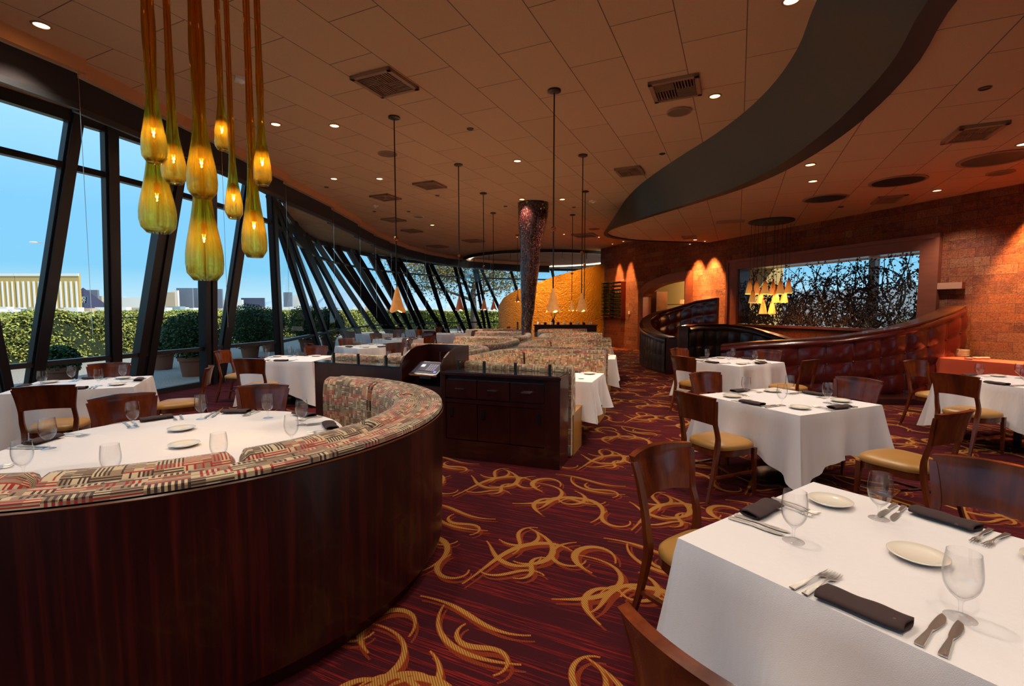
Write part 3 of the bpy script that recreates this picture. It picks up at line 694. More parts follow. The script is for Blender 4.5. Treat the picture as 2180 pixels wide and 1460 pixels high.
POS = [(1595, 626, 0), (1610, 626, .25), (1628, 626, -.1), (1645, 627, .2), (1661, 626, -.2), (1678, 624, .1), (1602, 645, -.25), (1619, 645, .1), (1651, 644, -.05), (1669, 644, .28), (1624, 668, 0), (1643, 668, .15)]
names = ['top row, far left', 'top row, second from left', 'top row, third from left', 'top row, third from right', 'top row, second from right', 'top row, far right',
         'middle row, far left', 'middle row, second from left', 'middle row, second from right', 'middle row, far right', 'bottom row, left', 'bottom row, right']
for (x, y, dy), nm_ in zip(POS, names):
    p = atY(x, y, cc0.y + dy); H = LOW - .05 - p.z
    D = thing('small_pendant', 'small speckled orange shade in the cluster, ' + nm_, 'pendant light', p, group='cluster of small orange shades')
    MB().lathe([(.093, 0), (.090, .02), (.075, .10), (.050, .22), (.030, .30), (.014, .33)], 20).build('shade', M['speck'], D, smooth=True)
    MB().lathe([(.014, .33), (.018, .34), (.014, .38), (.001, .39)], 10).build('cap', plain('red_cap', (.25, .01, .01), .3) if 'rc' not in M else M['rc'], D)
    MB().tube([(0, 0, .38), (0, 0, H)], .005, 6).build('rod', M['darkmetal'], D)
    ld = bpy.data.lights.new('shade_light', 'POINT'); ld.energy = 3.4; ld.color = (1, .55, .22); ld.shadow_soft_size = .03
    l = bpy.data.objects.new('shade_light', ld); col.objects.link(l); l.parent = D; l.location = (0, 0, .02)
# ------------------------------------------------------------------ things on the ceiling
TA = R(65)
def vent(px, py, z, w_, h_, label, rz=None):
    p = at(px, py, z); V = thing('air_vent', label, 'air vent', p, TA if rz is None else rz, group='ceiling air vents')
    b = MB()
    for sx_, sy_, dx, dy in ((0, 1, w_, .05), (0, -1, w_, .05), (1, 0, .05, h_), (-1, 0, .05, h_)):
        cx_, cy_ = sx_ * (w_ / 2 - .025), sy_ * (h_ / 2 - .025)
        b.box((cx_, cy_, -.02), (dx, dy, .04))
    b.build('frame', M['tan2'], V)
    MB().box((0, 0, -.004), (w_ - .1, h_ - .1, .006)).build('backing', M['black'], V)
    b = MB(); iw, ih = (w_ - .1) / 2, (h_ - .1) / 2
    for qx in (-1, 1):
        for qy in (-1, 1):
            for k in range(7):
                t = (k + .5) / 7
                if qx * qy > 0: b.box((qx * iw / 2, qy * ih * t, -.02), (iw * .95, .010, .018))
                else: b.box((qx * iw * t, qy * ih / 2, -.02), (.010, ih * .95, .018))
    b.build('louvres', M['tan2'], V)
M['tan2'] = plain('tan_grille', (.30, .16, .085), .6); M['tan3'] = plain('speaker_cloth', (.17, .10, .06), .8)
for px, py, z, w_, h_, l in [(820, 174, CEIL, .58, .58, 'square louvred vent nearest us, left of the tall pendants'), (1438, 186, CEIL, .58, .58, 'square louvred vent left of the charcoal cove'),
        (1341, 363, CEIL, .58, .50, 'louvred vent by the middle of the cove edge'), (915, 393, CEIL, .55, .55, 'square vent right of the nearest copper pendant rod'), (821, 419, CEIL, .55, .55, 'square vent left of the nearest copper pendant rod'),
        (838, 467, CEIL, .55, .55, 'square vent over the window tables, third back on the left'), (877, 491, CEIL, .55, .55, 'square vent over the window tables, fourth back on the left'), (932, 524, CEIL, .7, .7, 'vent high over the far window tables'),
        (1008, 512, CEIL, .7, .7, 'vent left of the mosaic column near the glass ring'), (1245, 500, CEIL, .8, .8, 'dark vent right of the column near the glass ring'),
        (2073, 280, LOW, .60, .45, 'long louvred vent at upper right over the edge table'), (1888, 423, LOW, .60, .40, 'louvred vent between the dark round grilles and the wall'), (1468, 504, LOW, .5, .4, 'small vent over the black banquette')]:
    vent(px, py, z, w_, h_, l)
def disc(px, py, z, r, name, label, cat, m1, m2, grp):
    p = at(px, py, z); p.z -= .003; D = thing(name, label, cat, p, group=grp)
    MB().lathe([(r * .86, -.006), (r * .9, -.018), (r, -.012), (r, 0)], 32).build('rim', m1, D, smooth=True)
    MB().lathe([(.001, -.010), (r * .88, -.010)], 32).build('grille', m2, D)
for px, py, z, r, l in [(825, 327, CEIL, .17, 'round tan speaker grille behind the nearest copper pendant rod'), (1446, 237, CEIL, .17, 'round tan speaker grille just below the square vent by the cove'), (2130, 367, LOW, .17, 'round tan speaker grille at far right near the wall'), (1265, 487, CEIL, .2, 'round tan speaker grille right of the column')]:
    disc(px, py, z, r, 'ceiling_speaker', l, 'speaker', M['tan2'], M['tan3'], 'round ceiling speakers')
for px, py, r, l in [(2120, 337, .42, 'largest dark oval grille, at the right frame edge'), (1911, 385, .40, 'dark round grille in the middle of three near the stone wall'), (1757, 422, .38, 'dark round grille nearest the cluster of orange shades')]:
    disc(px, py, LOW, r, 'round_grille', l, 'ceiling grille', M['tan2'], M['charlip'], 'dark round ceiling grilles')
disc(891, 461, CEIL, .17, 'round_light', 'round white-rimmed ceiling fitting over the window tables', 'ceiling light', plain('white_trim', (.8, .8, .72), .5), M['tan3'], None)
p = at(1555, 471, LOW); tag(MB().box((0, 0, -.012), (.62, .30, .024), R(-20)).build('access_panel', M['tan2'], loc=p), 'flat brown rectangular access panel left of the dark cluster plate', 'panel')
M['dl'] = emit('downlight_lens', (1, .60, .24), 5.0)
def downlight(px, py, z, lit, label, r=.075, energy=0, aim=None, spot=110):
    p = at(px, py, z) if not isinstance(px, tuple) else Vector(px); D = thing('downlight', label, 'ceiling light', p, group='recessed ceiling downlights')
    MB().lathe([(r * .8, -.002), (r * .86, -.012), (r * 1.05, -.008), (r * 1.08, 0)], 24).build('rim', M['tan2'] if lit else M['black'], D, smooth=True)
    MB().lathe([(.001, -.004), (r * .84, -.004)], 24).build('lens', M['dl'] if lit else M['black'], D)
    if energy:
        ld = bpy.data.lights.new('downlight_beam', 'SPOT'); ld.energy = energy; ld.color = (1, .86, .70) if aim is None else (1, .47, .13); ld.spot_size = R(spot); ld.spot_blend = .6; ld.shadow_soft_size = .06
        l = bpy.data.objects.new('downlight_beam', ld); col.objects.link(l); l.parent = D; l.location = (0, 0, -.03)
        if aim: l.rotation_euler = Vector(aim).to_track_quat('-Z', 'Y').to_euler()
E_ = 85
for px, py, z, lit, l in [(88, 53, CEIL, 1, 'black-rimmed downlight near the upper left corner'), (587, 264, CEIL, 1, 'lit downlight just right of the teardrop cluster'), (712, 267, CEIL, 1, 'lit downlight left of the nearest copper pendant'),
        (1522, 204, CEIL, 1, 'lit downlight between the square vent and the cove'), (711, 380, CEIL, 1, 'dim lit downlight nearest the window shades'), (808, 380, CEIL, 1, 'lit downlight just left of the copper pendant rod'),
        (1111, 424, CEIL, 1, 'lit downlight right in front of the mosaic column'), (1197, 424, CEIL, 1, 'downlight right of the mosaic column top'), (1725, 350, LOW, 1, 'lit downlight under the middle of the cove edge'),
        (1995, 405, LOW, 1, 'lit downlight close to the stone wall, rightmost'), (1928, 415, LOW, 0, 'unlit downlight close to the stone wall'), (1452, 515, LOW, 1, 'lit downlight washing the wall left of the arch pier'), (1480, 510, LOW, 1, 'lit downlight washing the wall right of the arch pier'),
        (695, 398, CEIL, 0, 'dark small downlight over the window side'), (1001, 274, CEIL, 0, 'dark small downlight between the tall pendants'), (1410, 327, CEIL, 0, 'dark small downlight by the cove edge'), (2097, 187, LOW, 0, 'dark downlight at upper right'),
        (1790, 440, LOW, 0, 'dark small downlight behind the round grilles'), (797, 450, CEIL, 0, 'dark small downlight left of the copper rod'), (870, 450, CEIL, 0, 'dark small downlight right of the copper rod'), (931, 416, CEIL, 0, 'dark small downlight left of the second copper rod'), (1076, 439, CEIL, 0, 'dark small downlight left of the column top'), (1222, 441, CEIL, 0, 'dark small downlight beside the far amber pendant'), (1685, 0, CEIL, 1, 'lit downlight at the top frame edge near the cove')]:
    downlight(px, py, z, lit, l, .075 if lit else .05, (E_ if py < 500 else 0) if lit else 0)
for x, y, z, lw_ in ((.3, 2.3, CEIL, 'added fill downlight above the aisle beside the round booth'), (-1.9, 1.4, CEIL, 'added fill downlight above the near side of the round booth'), (-3.6, 3.2, CEIL, 'added fill downlight above the open side of the round booth'), (1.2, .4, CEIL, 'added fill downlight above our own standing place'), (-.6, -.8, CEIL, 'added fill downlight behind us over the aisle'), (.9, -2.4, CEIL, 'second added fill lamp behind us over the aisle'), (3.0, -1.6, LOW, 'added fill downlight behind us at the right'), (-3.0, -1.4, CEIL, 'added fill downlight behind us at the left'), (5.6, .2, LOW, 'added fill downlight off to our right under the lower ceiling'), (1.5, 4.4, CEIL, 'added fill downlight over the aisle by the service counter end'), (-1.0, 4.4, CEIL, 'added fill downlight in front of the host stand'), (4.6, 3.0, LOW, 'added fill downlight over the gap right of the nearest right-hand table'), (3.4, 1.2, LOW, 'added fill downlight over the nearest right-hand table'), (6.4, 3.6, LOW, 'added fill downlight before the right edge table'), (5.0, 8.2, LOW, 'added fill downlight under the lower ceiling by the burgundy banquette'), (6.6, 6.4, LOW, 'added fill downlight over the right edge table'), (.1, 9.2, CEIL, 'added fill downlight over the second row of patterned booths'), (.4, 16.5, CEIL, 'added fill downlight behind the mosaic column'), (-2.6, 16, CEIL, 'added fill downlight over the long-cloth window table')):  # fill downlights added to brighten the room, most of them out of view
    downlight((x, y, z), 0, 0, 1, lw_, .075, (30 if (x, y) == (3.4, 1.2) else 58) if y > .5 else (38 if y > 0 and x < 2 else 95))
for x, y, l in ((.2, 18.6, 'added wall washer before the left end of the gold partition'), (1.9, 17.9, 'added wall washer before the middle of the gold partition'), (3.3, 18.6, 'added wall washer before the right end of the gold partition')):  # washers added to brighten the gold partition
    downlight((x, y, CEIL), 0, 0, 1, l, .05, 330 if x < 1 else 170, aim=(.05, .8, -1), spot=80)
# lamps washing the stone wall
def wash(s, label, e=560):
    p = Vector(wp(s, LOW if s < 9 else CEIL, .36)); downlight(tuple(p), 0, 0, 1, label, .05, e, aim=(NW.x * -.10, NW.y * -.10, -1), spot=(62 if s < 9 else 36))
for s_, l in ((7.35, 'wall washer between arch and stone frame, right one'), (8.05, 'wall washer between arch and stone frame, left one'), (12.1, 'wall washer over the wine rack, right one'), (12.95, 'wall washer over the wine rack, left one'), (-.3, 'wall washer right of the window surround'), (-1.6, 'wall washer near the right frame edge'), (-3.0, 'wall washer beyond the right frame edge')):
    wash(s_, l)
for px, py, z, l in [(513, 166, CEIL, 'small white smoke detector behind the teardrop cluster'), (799, 437, CEIL, 'white cone-shaped detector over the window tables'), (1262, 427, CEIL, 'small white detector right of the far amber pendants')]:
    p = at(px, py, z); D = thing('smoke_detector', l, 'smoke detector', p)
    MB().box((0, 0, -.02), (.13, .13, .04), .6).build('base', M['plate'], D); MB().lathe([(.001, -.07), (.02, -.065), (.05, -.04)], 16).build('sensor', M['plate'], D)
# ------------------------------------------------------------------ curved booth in the foreground
def arc(cx, cy, r, a0, a1, n): return [(cx + r * cos(R(a0 + (a1 - a0) * k / (n - 1))), cy + r * sin(R(a0 + (a1 - a0) * k / (n - 1)))) for k in range(n)]
BX, BY = -2.04, 3.04
BT = thing('round_booth', 'large curved booth with striped dark red shell and patterned woven cushions in the foreground', 'booth', (BX, BY, 0))
def cushion_prof(r0, r1, z0, z1, rad=.05, lean=.0):
    """closed section of a padded back between offsets r0 (inner) and r1"""
    p = [(r0 + .02, z0), (r0, z0 + .03)]
    p += [(r0 - .015 + lean * t, z0 + (z1 - z0) * t) for t in (.25, .5, .72)]
    for k in range(7):
        a = pi - pi * k / 6; p.append(((r0 + r1) / 2 + lean * .5 + (r1 - r0) / 2 * cos(a), z1 - rad + rad * sin(a)))
    p += [(r1, z0)]
    return p
pa = arc(0, 0, 1.0, -112, 74, 96)   # travelled anticlockwise: right-hand offset points outwards
b = MB(); b.sweep(pa, [(.57, .10), (.585, .93), (.55, .93), (.54, .10)]); b.build('shell', M['shellstripe'], BT, smooth=40)
b = MB(); b.sweep(pa, [(.51, 0), (.515, .10), (.47, .10), (.47, 0)]); b.build('toe_kick', M['cab'], BT, smooth=40)
b = MB(); b.sweep(pa, [(.585, .918), (.589, .924), (.585, .930), (.57, .930), (.57, .918)]); b.build('trim_strip', M['railwood'], BT, smooth=40)
b = MB(); b.sweep(pa, [(.42, .93), (.42, .955), (.47, .966), (.50, .958), (.505, .950), (.51, .960), (.545, .966), (.578, .956), (.580, .935)]); b.build('top_pad', M['fabric'], BT, smooth=50)
cuts = [-112, -77, -49.5, -21.5, 17, 45.5, 74]
for a0, a1 in zip(cuts, cuts[1:]):
    n = 26; p2 = arc(0, 0, 1.0, a0 + .5, a1 - .5, n); prof = cushion_prof(.25, .43, .45, .985, .055, .0)
    b = MB()
    m = len(prof); L = 0; vs = []; uv = []; vv = [0]
    for j in range(1, m + 1):
        q0, q1 = prof[j - 1], prof[j % m]; vv.append(vv[-1] + math.hypot(q0[0] - q1[0], q0[1] - q1[1]))
    cxm = .34
    for i, (x, y) in enumerate(p2):
        t = i / (n - 1); e = min(t, 1 - t); k = (1 - max(0, 1 - e / .045) ** 2 * .55) if e < .045 else 1
        a = math.atan2(y, x); 
        for j in range(m + 1):
            o, z = prof[j % m]; o = cxm + (o - cxm) * k; z = .45 + (z - .45) * (1 - (1 - k) * .10)
            vs.append(((1 + o) * cos(a), (1 + o) * sin(a), z)); uv.append((a * 1.3 + 5, vv[j] + .04))
    fs = [(i * (m + 1) + j, i * (m + 1) + j + 1, (i + 1) * (m + 1) + j + 1, (i + 1) * (m + 1) + j) for i in range(n - 1) for j in range(m)]
    fs += [tuple(range(m - 1, -1, -1)), tuple((n - 1) * (m + 1) + j for j in range(m))]
    b.add(vs, fs, uv); b.build('back_cushion', M['fabric'], BT, smooth=60)
b = MB(); b.sweep(pa, [(-.16, .30), (-.17, .44), (-.12, .475), (.20, .475), (.25, .46), (.25, .30)]); b.build('seat', M['leather'], BT, smooth=40)
b = MB(); b.sweep(pa, [(-.10, 0), (-.10, .30), (.24, .30), (.24, 0)]); b.build('base', M['cab'], BT)

# ------------------------------------------------------------------ dining chair
def make_chair(label, lowlabel=None):
    t = thing('dining_chair', label, 'chair')
    b = MB()  # seat pad: domed cushion
    def seat_outline(k):
        pts = []
        for i in range(40):
            a = 2 * pi * i / 40; x = abs(cos(a)) ** .55 * (1 if cos(a) > 0 else -1); y = abs(sin(a)) ** .55 * (1 if sin(a) > 0 else -1)
            wy = .235 if y > 0 else .205; wx = .215 + .022 * y
            pts.append((x * wx * k, y * wy * k + .0 + (.015 * (1 - x * x) if y > 0 else 0)))
        return pts
    vs = []; lv = [(1.0, .415), (1.012, .43), (1.0, .447), (.93, .462), (.75, .477), (.5, .486), (.2, .489)]
    for k, z in lv: vs += [(x, y, z) for x, y in seat_outline(k)]
    vs.append((0, 0, .490)); n = 40
    fs = [(j * n + i, j * n + (i + 1) % n, (j + 1) * n + (i + 1) % n, (j + 1) * n + i) for j in range(len(lv) - 1) for i in range(n)] + [((len(lv) - 1) * n + i, (len(lv) - 1) * n + (i + 1) % n, len(lv) * n) for i in range(n)]
    fs.append(tuple(range(n - 1, -1, -1))); b.add(vs, fs); b.build('seat', M['leather'], t, smooth=50)
    b = MB(); o = seat_outline(.97); i_ = seat_outline(.86)
    b.add([(x, y, .36) for x, y in o] + [(x, y, .42) for x, y in o] + [(x, y, .42) for x, y in i_] + [(x, y, .36) for x, y in i_], [(q * n + i, q * n + (i + 1) % n, (q + 1) % 4 * n + (i + 1) % n, (q + 1) % 4 * n + i) for q in range(4) for i in range(n)])
    b.build('seat_rail', M['chair'], t, smooth=40)
    for s in (-1, 1):
        b = MB(); sec = [(0, .022), (.36, .034), (.41, .036)]
        for (z0, w0), (z1, w1) in zip(sec, sec[1:]):
            y0, y1 = (.222 if z0 == 0 else .205), .205
            vs = [(s * (.196) + i * w / 2, yy + j * w / 2, z) for z, w, yy in ((z0, w0, y0), (z1, w1, y1)) for i, j in ((-1, -1), (1, -1), (1, 1), (-1, 1))]
            b.add(vs, [(3, 2, 1, 0), (4, 5, 6, 7), (0, 1, 5, 4), (1, 2, 6, 5), (2, 3, 7, 6), (3, 0, 4, 7)])
        b.build('leg', M['chair'], t)
        # rear leg runs up into the bowed back post
        pts = [(.195, -.315, 0, .024, .022), (.188, -.262, .18, .030, .026), (.185, -.222, .36, .036, .030), (.186, -.212, .44, .040, .030), (.196, -.216, .52, .036, .026), (.192, -.232, .60, .034, .024), (.190, -.248, .66, .038, .022), (.204, -.262, .76, .036, .020), (.222, -.280, .845, .030, .018)]
        pp = smooth_path(pts, 22); b = MB(); vs = []
        for x, y, z, wx, wy in pp:
            vs += [(s * x + i * wx / 2, y + j * wy / 2, z) for i, j in ((-1, -1), (1, -1), (1, 1), (-1, 1))]
        m = len(pp); b.add(vs, [(4 * q + i, 4 * q + (i + 1) % 4, 4 * q + 4 + (i + 1) % 4, 4 * q + 4 + i) for q in range(m - 1) for i in range(4)] + [(3, 2, 1, 0), tuple(4 * m - 4 + i for i in range(4))])
        b.build('leg', M['chair'], t, smooth=35)
        MB().beam((s * .192, .205, .20), (s * .188, -.255, .20), .018, .026, (0, 0, 1)).build('stretcher', M['chair'], t)
    MB().tube([(-.185, -.03, .20), (0, .02, .20), (.185, -.03, .20)], .011, 6).build('stretcher', M['chair'], t)
    # curved crest panel
    b = MB(); nu, nz = 20, 9; vs = []
    for sd in (0, 1):
        for i in range(nu + 1):
            u_ = i / nu * 2 - 1
            for j in range(nz + 1):
                v_ = j / nz; hw = .192 + .034 * v_ ** 1.6; z = .64 + .232 * v_ + (.012 * (1 - u_ * u_) if v_ > .9 else 0) + (.018 * (1 - u_ * u_)) * (v_ < .05)
                y = -.248 - .045 * v_ ** 1.3 - .050 * (1 - u_ * u_); th = .011 + (.008 if v_ > .95 else 0)
                vs.append((u_ * hw, y + (th if sd else -th), z))
    o_ = (nu + 1) * (nz + 1); q = lambda s_, i, j: s_ * o_ + i * (nz + 1) + j
    fs = [(q(0, i, j), q(0, i + 1, j), q(0, i + 1, j + 1), q(0, i, j + 1)) for i in range(nu) for j in range(nz)] + [(q(1, i, j), q(1, i, j + 1), q(1, i + 1, j + 1), q(1, i + 1, j)) for i in range(nu) for j in range(nz)]
    fs += [(q(0, i, nz), q(0, i + 1, nz), q(1, i + 1, nz), q(1, i, nz)) for i in range(nu)] + [(q(0, i, 0), q(1, i, 0), q(1, i + 1, 0), q(0, i + 1, 0)) for i in range(nu)]
    fs += [(q(0, 0, j), q(0, 0, j + 1), q(1, 0, j + 1), q(1, 0, j)) for j in range(nz)] + [(q(0, nu, j), q(1, nu, j), q(1, nu, j + 1), q(0, nu, j + 1)) for j in range(nz)]
    b.add(vs, fs); b.build('backrest', M['chair'], t, smooth=40)
    return t
chair0 = None
def chair(x, y, facing, label, group=None):
    """facing = compass angle (degrees) the sitter looks towards"""
    global chair0
    rz = R(facing - 90)
    if chair0 is None:
        chair0 = make_chair(label); chair0.location = (x, y, .001); chair0.rotation_euler.z = rz
        if group: chair0['group'] = group
        return chair0
    return dup(chair0, (x, y, .001), rz, label, group)

# ------------------------------------------------------------------ tables and cloths
TZ = .742
def cloth_mesh(w_, d_, L, seed, n_side=44, corner=1.0):
    rd = random.Random(seed); ph = [rd.uniform(0, 6.3) for _ in range(6)]
    r = .02; P = []   # perimeter samples: x, y, nx, ny, distance to nearest corner
    def edge(x0, y0, x1, y1, nx, ny):
        l = math.hypot(x1 - x0, y1 - y0)
        for k in range(n_side):
            t = k / n_side; t = t - .0 * sin(2 * pi * t); t = .5 - .5 * cos(pi * t) if True else t
            P.append((x0 + (x1 - x0) * t, y0 + (y1 - y0) * t, nx, ny, min(t, 1 - t) * l, l))
    X, Y = w_ / 2, d_ / 2
    edge(-X, -Y, X, -Y, 0, -1); edge(X, -Y, X, Y, 1, 0); edge(X, Y, -X, Y, 0, 1); edge(-X, Y, -X, -Y, -1, 0)
    N = len(P); rows = 12; vs = []; top = []
    for i, (x, y, nx, ny, dc, l) in enumerate(P):
        g_ = math.exp(-(dc / .06) ** 2)
        cxs, cys = (1 if x > 0 else -1), (1 if y > 0 else -1)
        dxn, dyn = cxs * .7071, cys * .7071
        n1 = (nx * (1 - g_) + dxn * g_, ny * (1 - g_) + dyn * g_); ll = math.hypot(*n1); n1 = (n1[0] / ll, n1[1] / ll)
        hang = L + corner * L * .46 * max(0, 1 - dc / (.42)) ** 1.15 + .008 * sin(dc * 14 + ph[2])
        dip = math.exp(-((dc - .13) / .06) ** 2)
        for k in range(rows + 1):
            t = k / rows; u_ = t ** 1.2
            rip = .016 * sin(8 * (x * ny - y * nx) + ph[0]) + .013 * sin(19 * (x * ny - y * nx) + ph[1]) + .004 * sin(41 * (x * ny - y * nx) + ph[3])
            out = .004 + u_ * (.030 + rip * 2.0) + u_ * g_ * .085 - u_ * dip * .030
            # corner folds lean along the edge towards the corner
            z = TZ - (0.006 * min(1, k) if k else 0) - t * hang * .985
            if k == 0: px_, py_ = x, y
            else: px_, py_ = x + n1[0] * (out + .004), y + n1[1] * (out + .004)
            vs.append((px_, py_, z))
    M_ = rows + 1
    fs = [(i * M_ + k, i * M_ + k + 1, ((i + 1) % N) * M_ + k + 1, ((i + 1) % N) * M_ + k) for i in range(N) for k in range(rows)]
    fs.append(tuple(i * M_ for i in range(N)))
    b = MB(); b.add(vs, fs); return b
TLAB = {}
def pedestal(label, x, y, rz, w_, d_, group):
    t = thing('dining_table', label, 'table', (x, y, 0), rz, group)
    MB().box((0, 0, .722), (w_ - .03, d_ - .03, .03)).build('tabletop', M['cab'], t)
    MB().lathe([(.038, .02), (.038, .706)], 16).build('column', M['black'], t, smooth=True)
    MB().lathe([(.001, .05), (.05, .045), (.27, .018), (.28, 0.002)], 36).build('base', M['steelbase'], t, smooth=40)
    return t
M['steelbase'] = plain('dark_metal_base', (.06, .06, .065), .22, .9)
def square_table(name, x, y, deg, w_, d_, L, cl_label, seed, tb=True):
    rz = R(deg)
    if tb: pedestal('pedestal table under the ' + cl_label.replace('white tablecloth on the ', 'cloth of the ').replace('white tablecloth with a long pointed corner on the ', 'cloth of the '), x, y, rz, w_, d_, 'pedestal tables')
    c = cloth_mesh(w_, d_, L, seed).build('tablecloth', M['cloth'], loc=(x, y, 0), rz=rz, smooth=35)
    return tag(c, cl_label, 'tablecloth', group='white tablecloths')

# ------------------------------------------------------------------ tableware
def gob_mesh(n):
    outer = [(.0365, 0), (.0355, .0022), (.020, .0045), (.008, .009), (.0048, .018), (.0045, .035), (.0065, .048), (.014, .056), (.028, .070), (.0385, .090), (.0432, .115), (.0425, .140), (.0400, .165), (.0375, .185)]
    o = smooth_path(outer, 30); inner = [(.0363, .185), (.0388, .165), (.0412, .140), (.0418, .115), (.037, .091), (.026, .072), (.012, .060), (.001, .057)]
    b = MB(); b.lathe([(.001, .0)] + o + inner, n); return b
def first(name, mk):
    if name not in kids: kids[name] = mk()
    return kids[name]
def inst(key, build, x, y, z, rz, name, label, cat, group):
    if key not in kids:
        o = build(); kids[key] = o
    else:
        o = kids[key]
        c = o.copy(); col.objects.link(c)
        for ch in o.children:
            d = ch.copy(); col.objects.link(d); d.parent = c
        o = c
    o.location = (x, y, z); o.rotation_euler = (0, 0, rz); return tag(o, label, cat, group)
def goblet(x, y, z, label): return inst('gob', lambda: gob_mesh(32).build('water_goblet', M['glass'], smooth=50), x, y, z, 0, 'water_goblet', label, 'glass', 'water goblets')
def mk_plate():
    return MB().lathe([(.001, .004), (.045, .004), (.050, .002), (.062, .006), (.0835, .017), (.0855, .019), (.0835, .0205), (.060, .012), (.048, .0085), (.001, .008)], 44).build('bread_plate', M['plate'], smooth=True)
def plate(x, y, z, label): return inst('plate', mk_plate, x, y, z, 0, 'bread_plate', label, 'plate', 'bread plates')
def mk_napkin():
    b = MB(); L = .205; n = 16; vs = []; S = []
    prof = []
    for k in range(30):   # rolled and flattened cloth: a spiral section
        a = k / 29 * 2 * pi * 1.9; r = 1 - .30 * k / 29; prof.append((.047 * r * cos(a), .0155 + .0150 * r * sin(a)))
    for i in range(n + 1):
        t = i / n * 2 - 1; wv = 1 + .05 * sin(t * 5)
        for y_, z_ in prof: vs.append((t * L / 2 + .004 * sin(y_ * 60), y_ * wv, max(z_ * (1 + .04 * sin(t * 7)), .0006)))
    m = 30; b.add(vs, [(i * m + j, i * m + j + 1, (i + 1) * m + j + 1, (i + 1) * m + j) for i in range(n) for j in range(m - 1)])
    o = b.build('napkin', M['napkin'], smooth=True); md = o.modifiers.new('thick', 'SOLIDIFY'); md.thickness = .0022; return o
def napkin(x, y, z, rz, label): return inst('nap', mk_napkin, x, y, z, rz, 'napkin', label, 'napkin', 'folded brown napkins')
def mk_fork():
    b = MB(); pts = smooth_path([(0, -.10, .003, .0085, .0035), (0, -.05, .005, .0065, .003), (0, 0, .009, .0035, .0025), (0, .035, .008, .0042, .002), (0, .052, .005, .011, .0016), (0, .062, .004, .0125, .0015)], 24)
    vs = [];
    for x, y, z, hw, th in pts: vs += [(x + i * hw, y, z + j * th / 2 + th / 2) for i, j in ((-1, -1), (1, -1), (1, 1), (-1, 1))]
    m = len(pts); b.add(vs, [(4 * q + i, 4 * q + (i + 1) % 4, 4 * q + 4 + (i + 1) % 4, 4 * q + 4 + i) for q in range(m - 1) for i in range(4)] + [(3, 2, 1, 0), tuple(4 * m - 4 + i for i in range(4))])
    for k in range(4):
        x = (k - 1.5) * .0069
        b.tube([(x * 1.0, .060, .0045), (x * 1.02, .078, .0035), (x, .094, .0055), (x * .97, .103, .0085)], [.0019, .0018, .0016, .0009], 6)
    return b.build('fork', M['steel'], smooth=35)
def fork(x, y, z, rz, label): return inst('fork', mk_fork, x, y, z, rz, 'fork', label, 'fork', 'forks at the place settings')
def mk_knife():
    b = MB(); pts = smooth_path([(0, -.105, .004, .0095, .007), (0, -.06, .005, .0075, .006), (0, -.012, .006, .0048, .005), (0, .0, .006, .0075, .002), (.002, .03, .006, .0105, .0014), (.003, .065, .006, .0110, .0012), (.001, .092, .006, .007, .001), (-.003, .104, .006, .001, .0008)], 30)
    vs = []
    for x, y, z, hw, th in pts: vs += [(x + i * hw, y, z - .003 + (j + 1) * th / 2) for i, j in ((-1, -1), (1, -1), (1, 1), (-1, 1))]
    m = len(pts); b.add(vs, [(4 * q + i, 4 * q + (i + 1) % 4, 4 * q + 4 + (i + 1) % 4, 4 * q + 4 + i) for q in range(m - 1) for i in range(4)] + [(3, 2, 1, 0), tuple(4 * m - 4 + i for i in range(4))])
    return b.build('knife', M['steel'], smooth=35)
def knife(x, y, z, rz, label): return inst('knife', mk_knife, x, y, z, rz, 'knife', label, 'knife', 'knives at the place settings')
def setting(mx, my, fdeg, T, side, z=.744, items='gpnfk', plate_ab=(.18, -.28), jit=None):
    """a place setting; (mx,my) is the table edge before the diner, fdeg the way the diner faces"""
    f = (cos(R(fdeg)), sin(R(fdeg))); r = (f[1], -f[0]); rd = random.Random(int((mx * 91 + my * 57) * 100))
    def P(a, b_): return mx + f[0] * a + r[0] * b_, my + f[1] * a + r[1] * b_
    j = lambda s=.012: rd.uniform(-s, s)
    at_ = 'at ' + side + ' of ' + T
    if 'g' in items: x, y = P(.245 + j(), .19 + j()); goblet(x, y, z, 'water goblet ' + at_)
    if 'p' in items: x, y = P(plate_ab[0] + j(), plate_ab[1] + j()); plate(x, y, z, 'bread plate ' + at_)
    if 'n' in items: x, y = P(.050, .035 + j()); napkin(x, y, z, R(fdeg - 90) + j(.10), 'brown napkin ' + at_)
    if 'f' in items:
        for k, (a, b_, w_) in enumerate(((.10, -.125, 'outer'), (.10, -.088, 'inner'))): x, y = P(a, b_ + j(.006)); fork(x, y, z, R(fdeg - 90) + rd.uniform(-.2, -.02), w_ + ' fork ' + at_)
    if 'k' in items:
        for k, (a, b_, w_) in enumerate(((.115, .158, 'inner'), (.115, .200, 'outer'))): x, y = P(a, b_ + j(.006)); knife(x, y, z, R(fdeg - 90) + rd.uniform(.02, .22), w_ + ' knife ' + at_)
def place(T, x, y, deg, w_, d_, L, cl, seed, sides):
    """sides: dict of key (-u,+u,-v,+v) -> (side words, chair label or None, items, chair pull-out)"""
    square_table(T, x, y, deg, w_, d_, L, cl, seed)
    dirs = {'+u': deg, '-u': deg + 180, '+v': deg - 90, '-v': deg + 90}
    for k, (words, cl_, items, pull) in sides.items():
        a = dirs[k]; h = (w_ if 'u' in k else d_) / 2; ex, ey = x + cos(R(a)) * h, y + sin(R(a)) * h
        if items: setting(ex, ey, a + 180, T, words, items=items)
        if cl_: chair(x + cos(R(a)) * (h + pull), y + sin(R(a)) * (h + pull), a + 180, cl_, 'mahogany dining chairs')
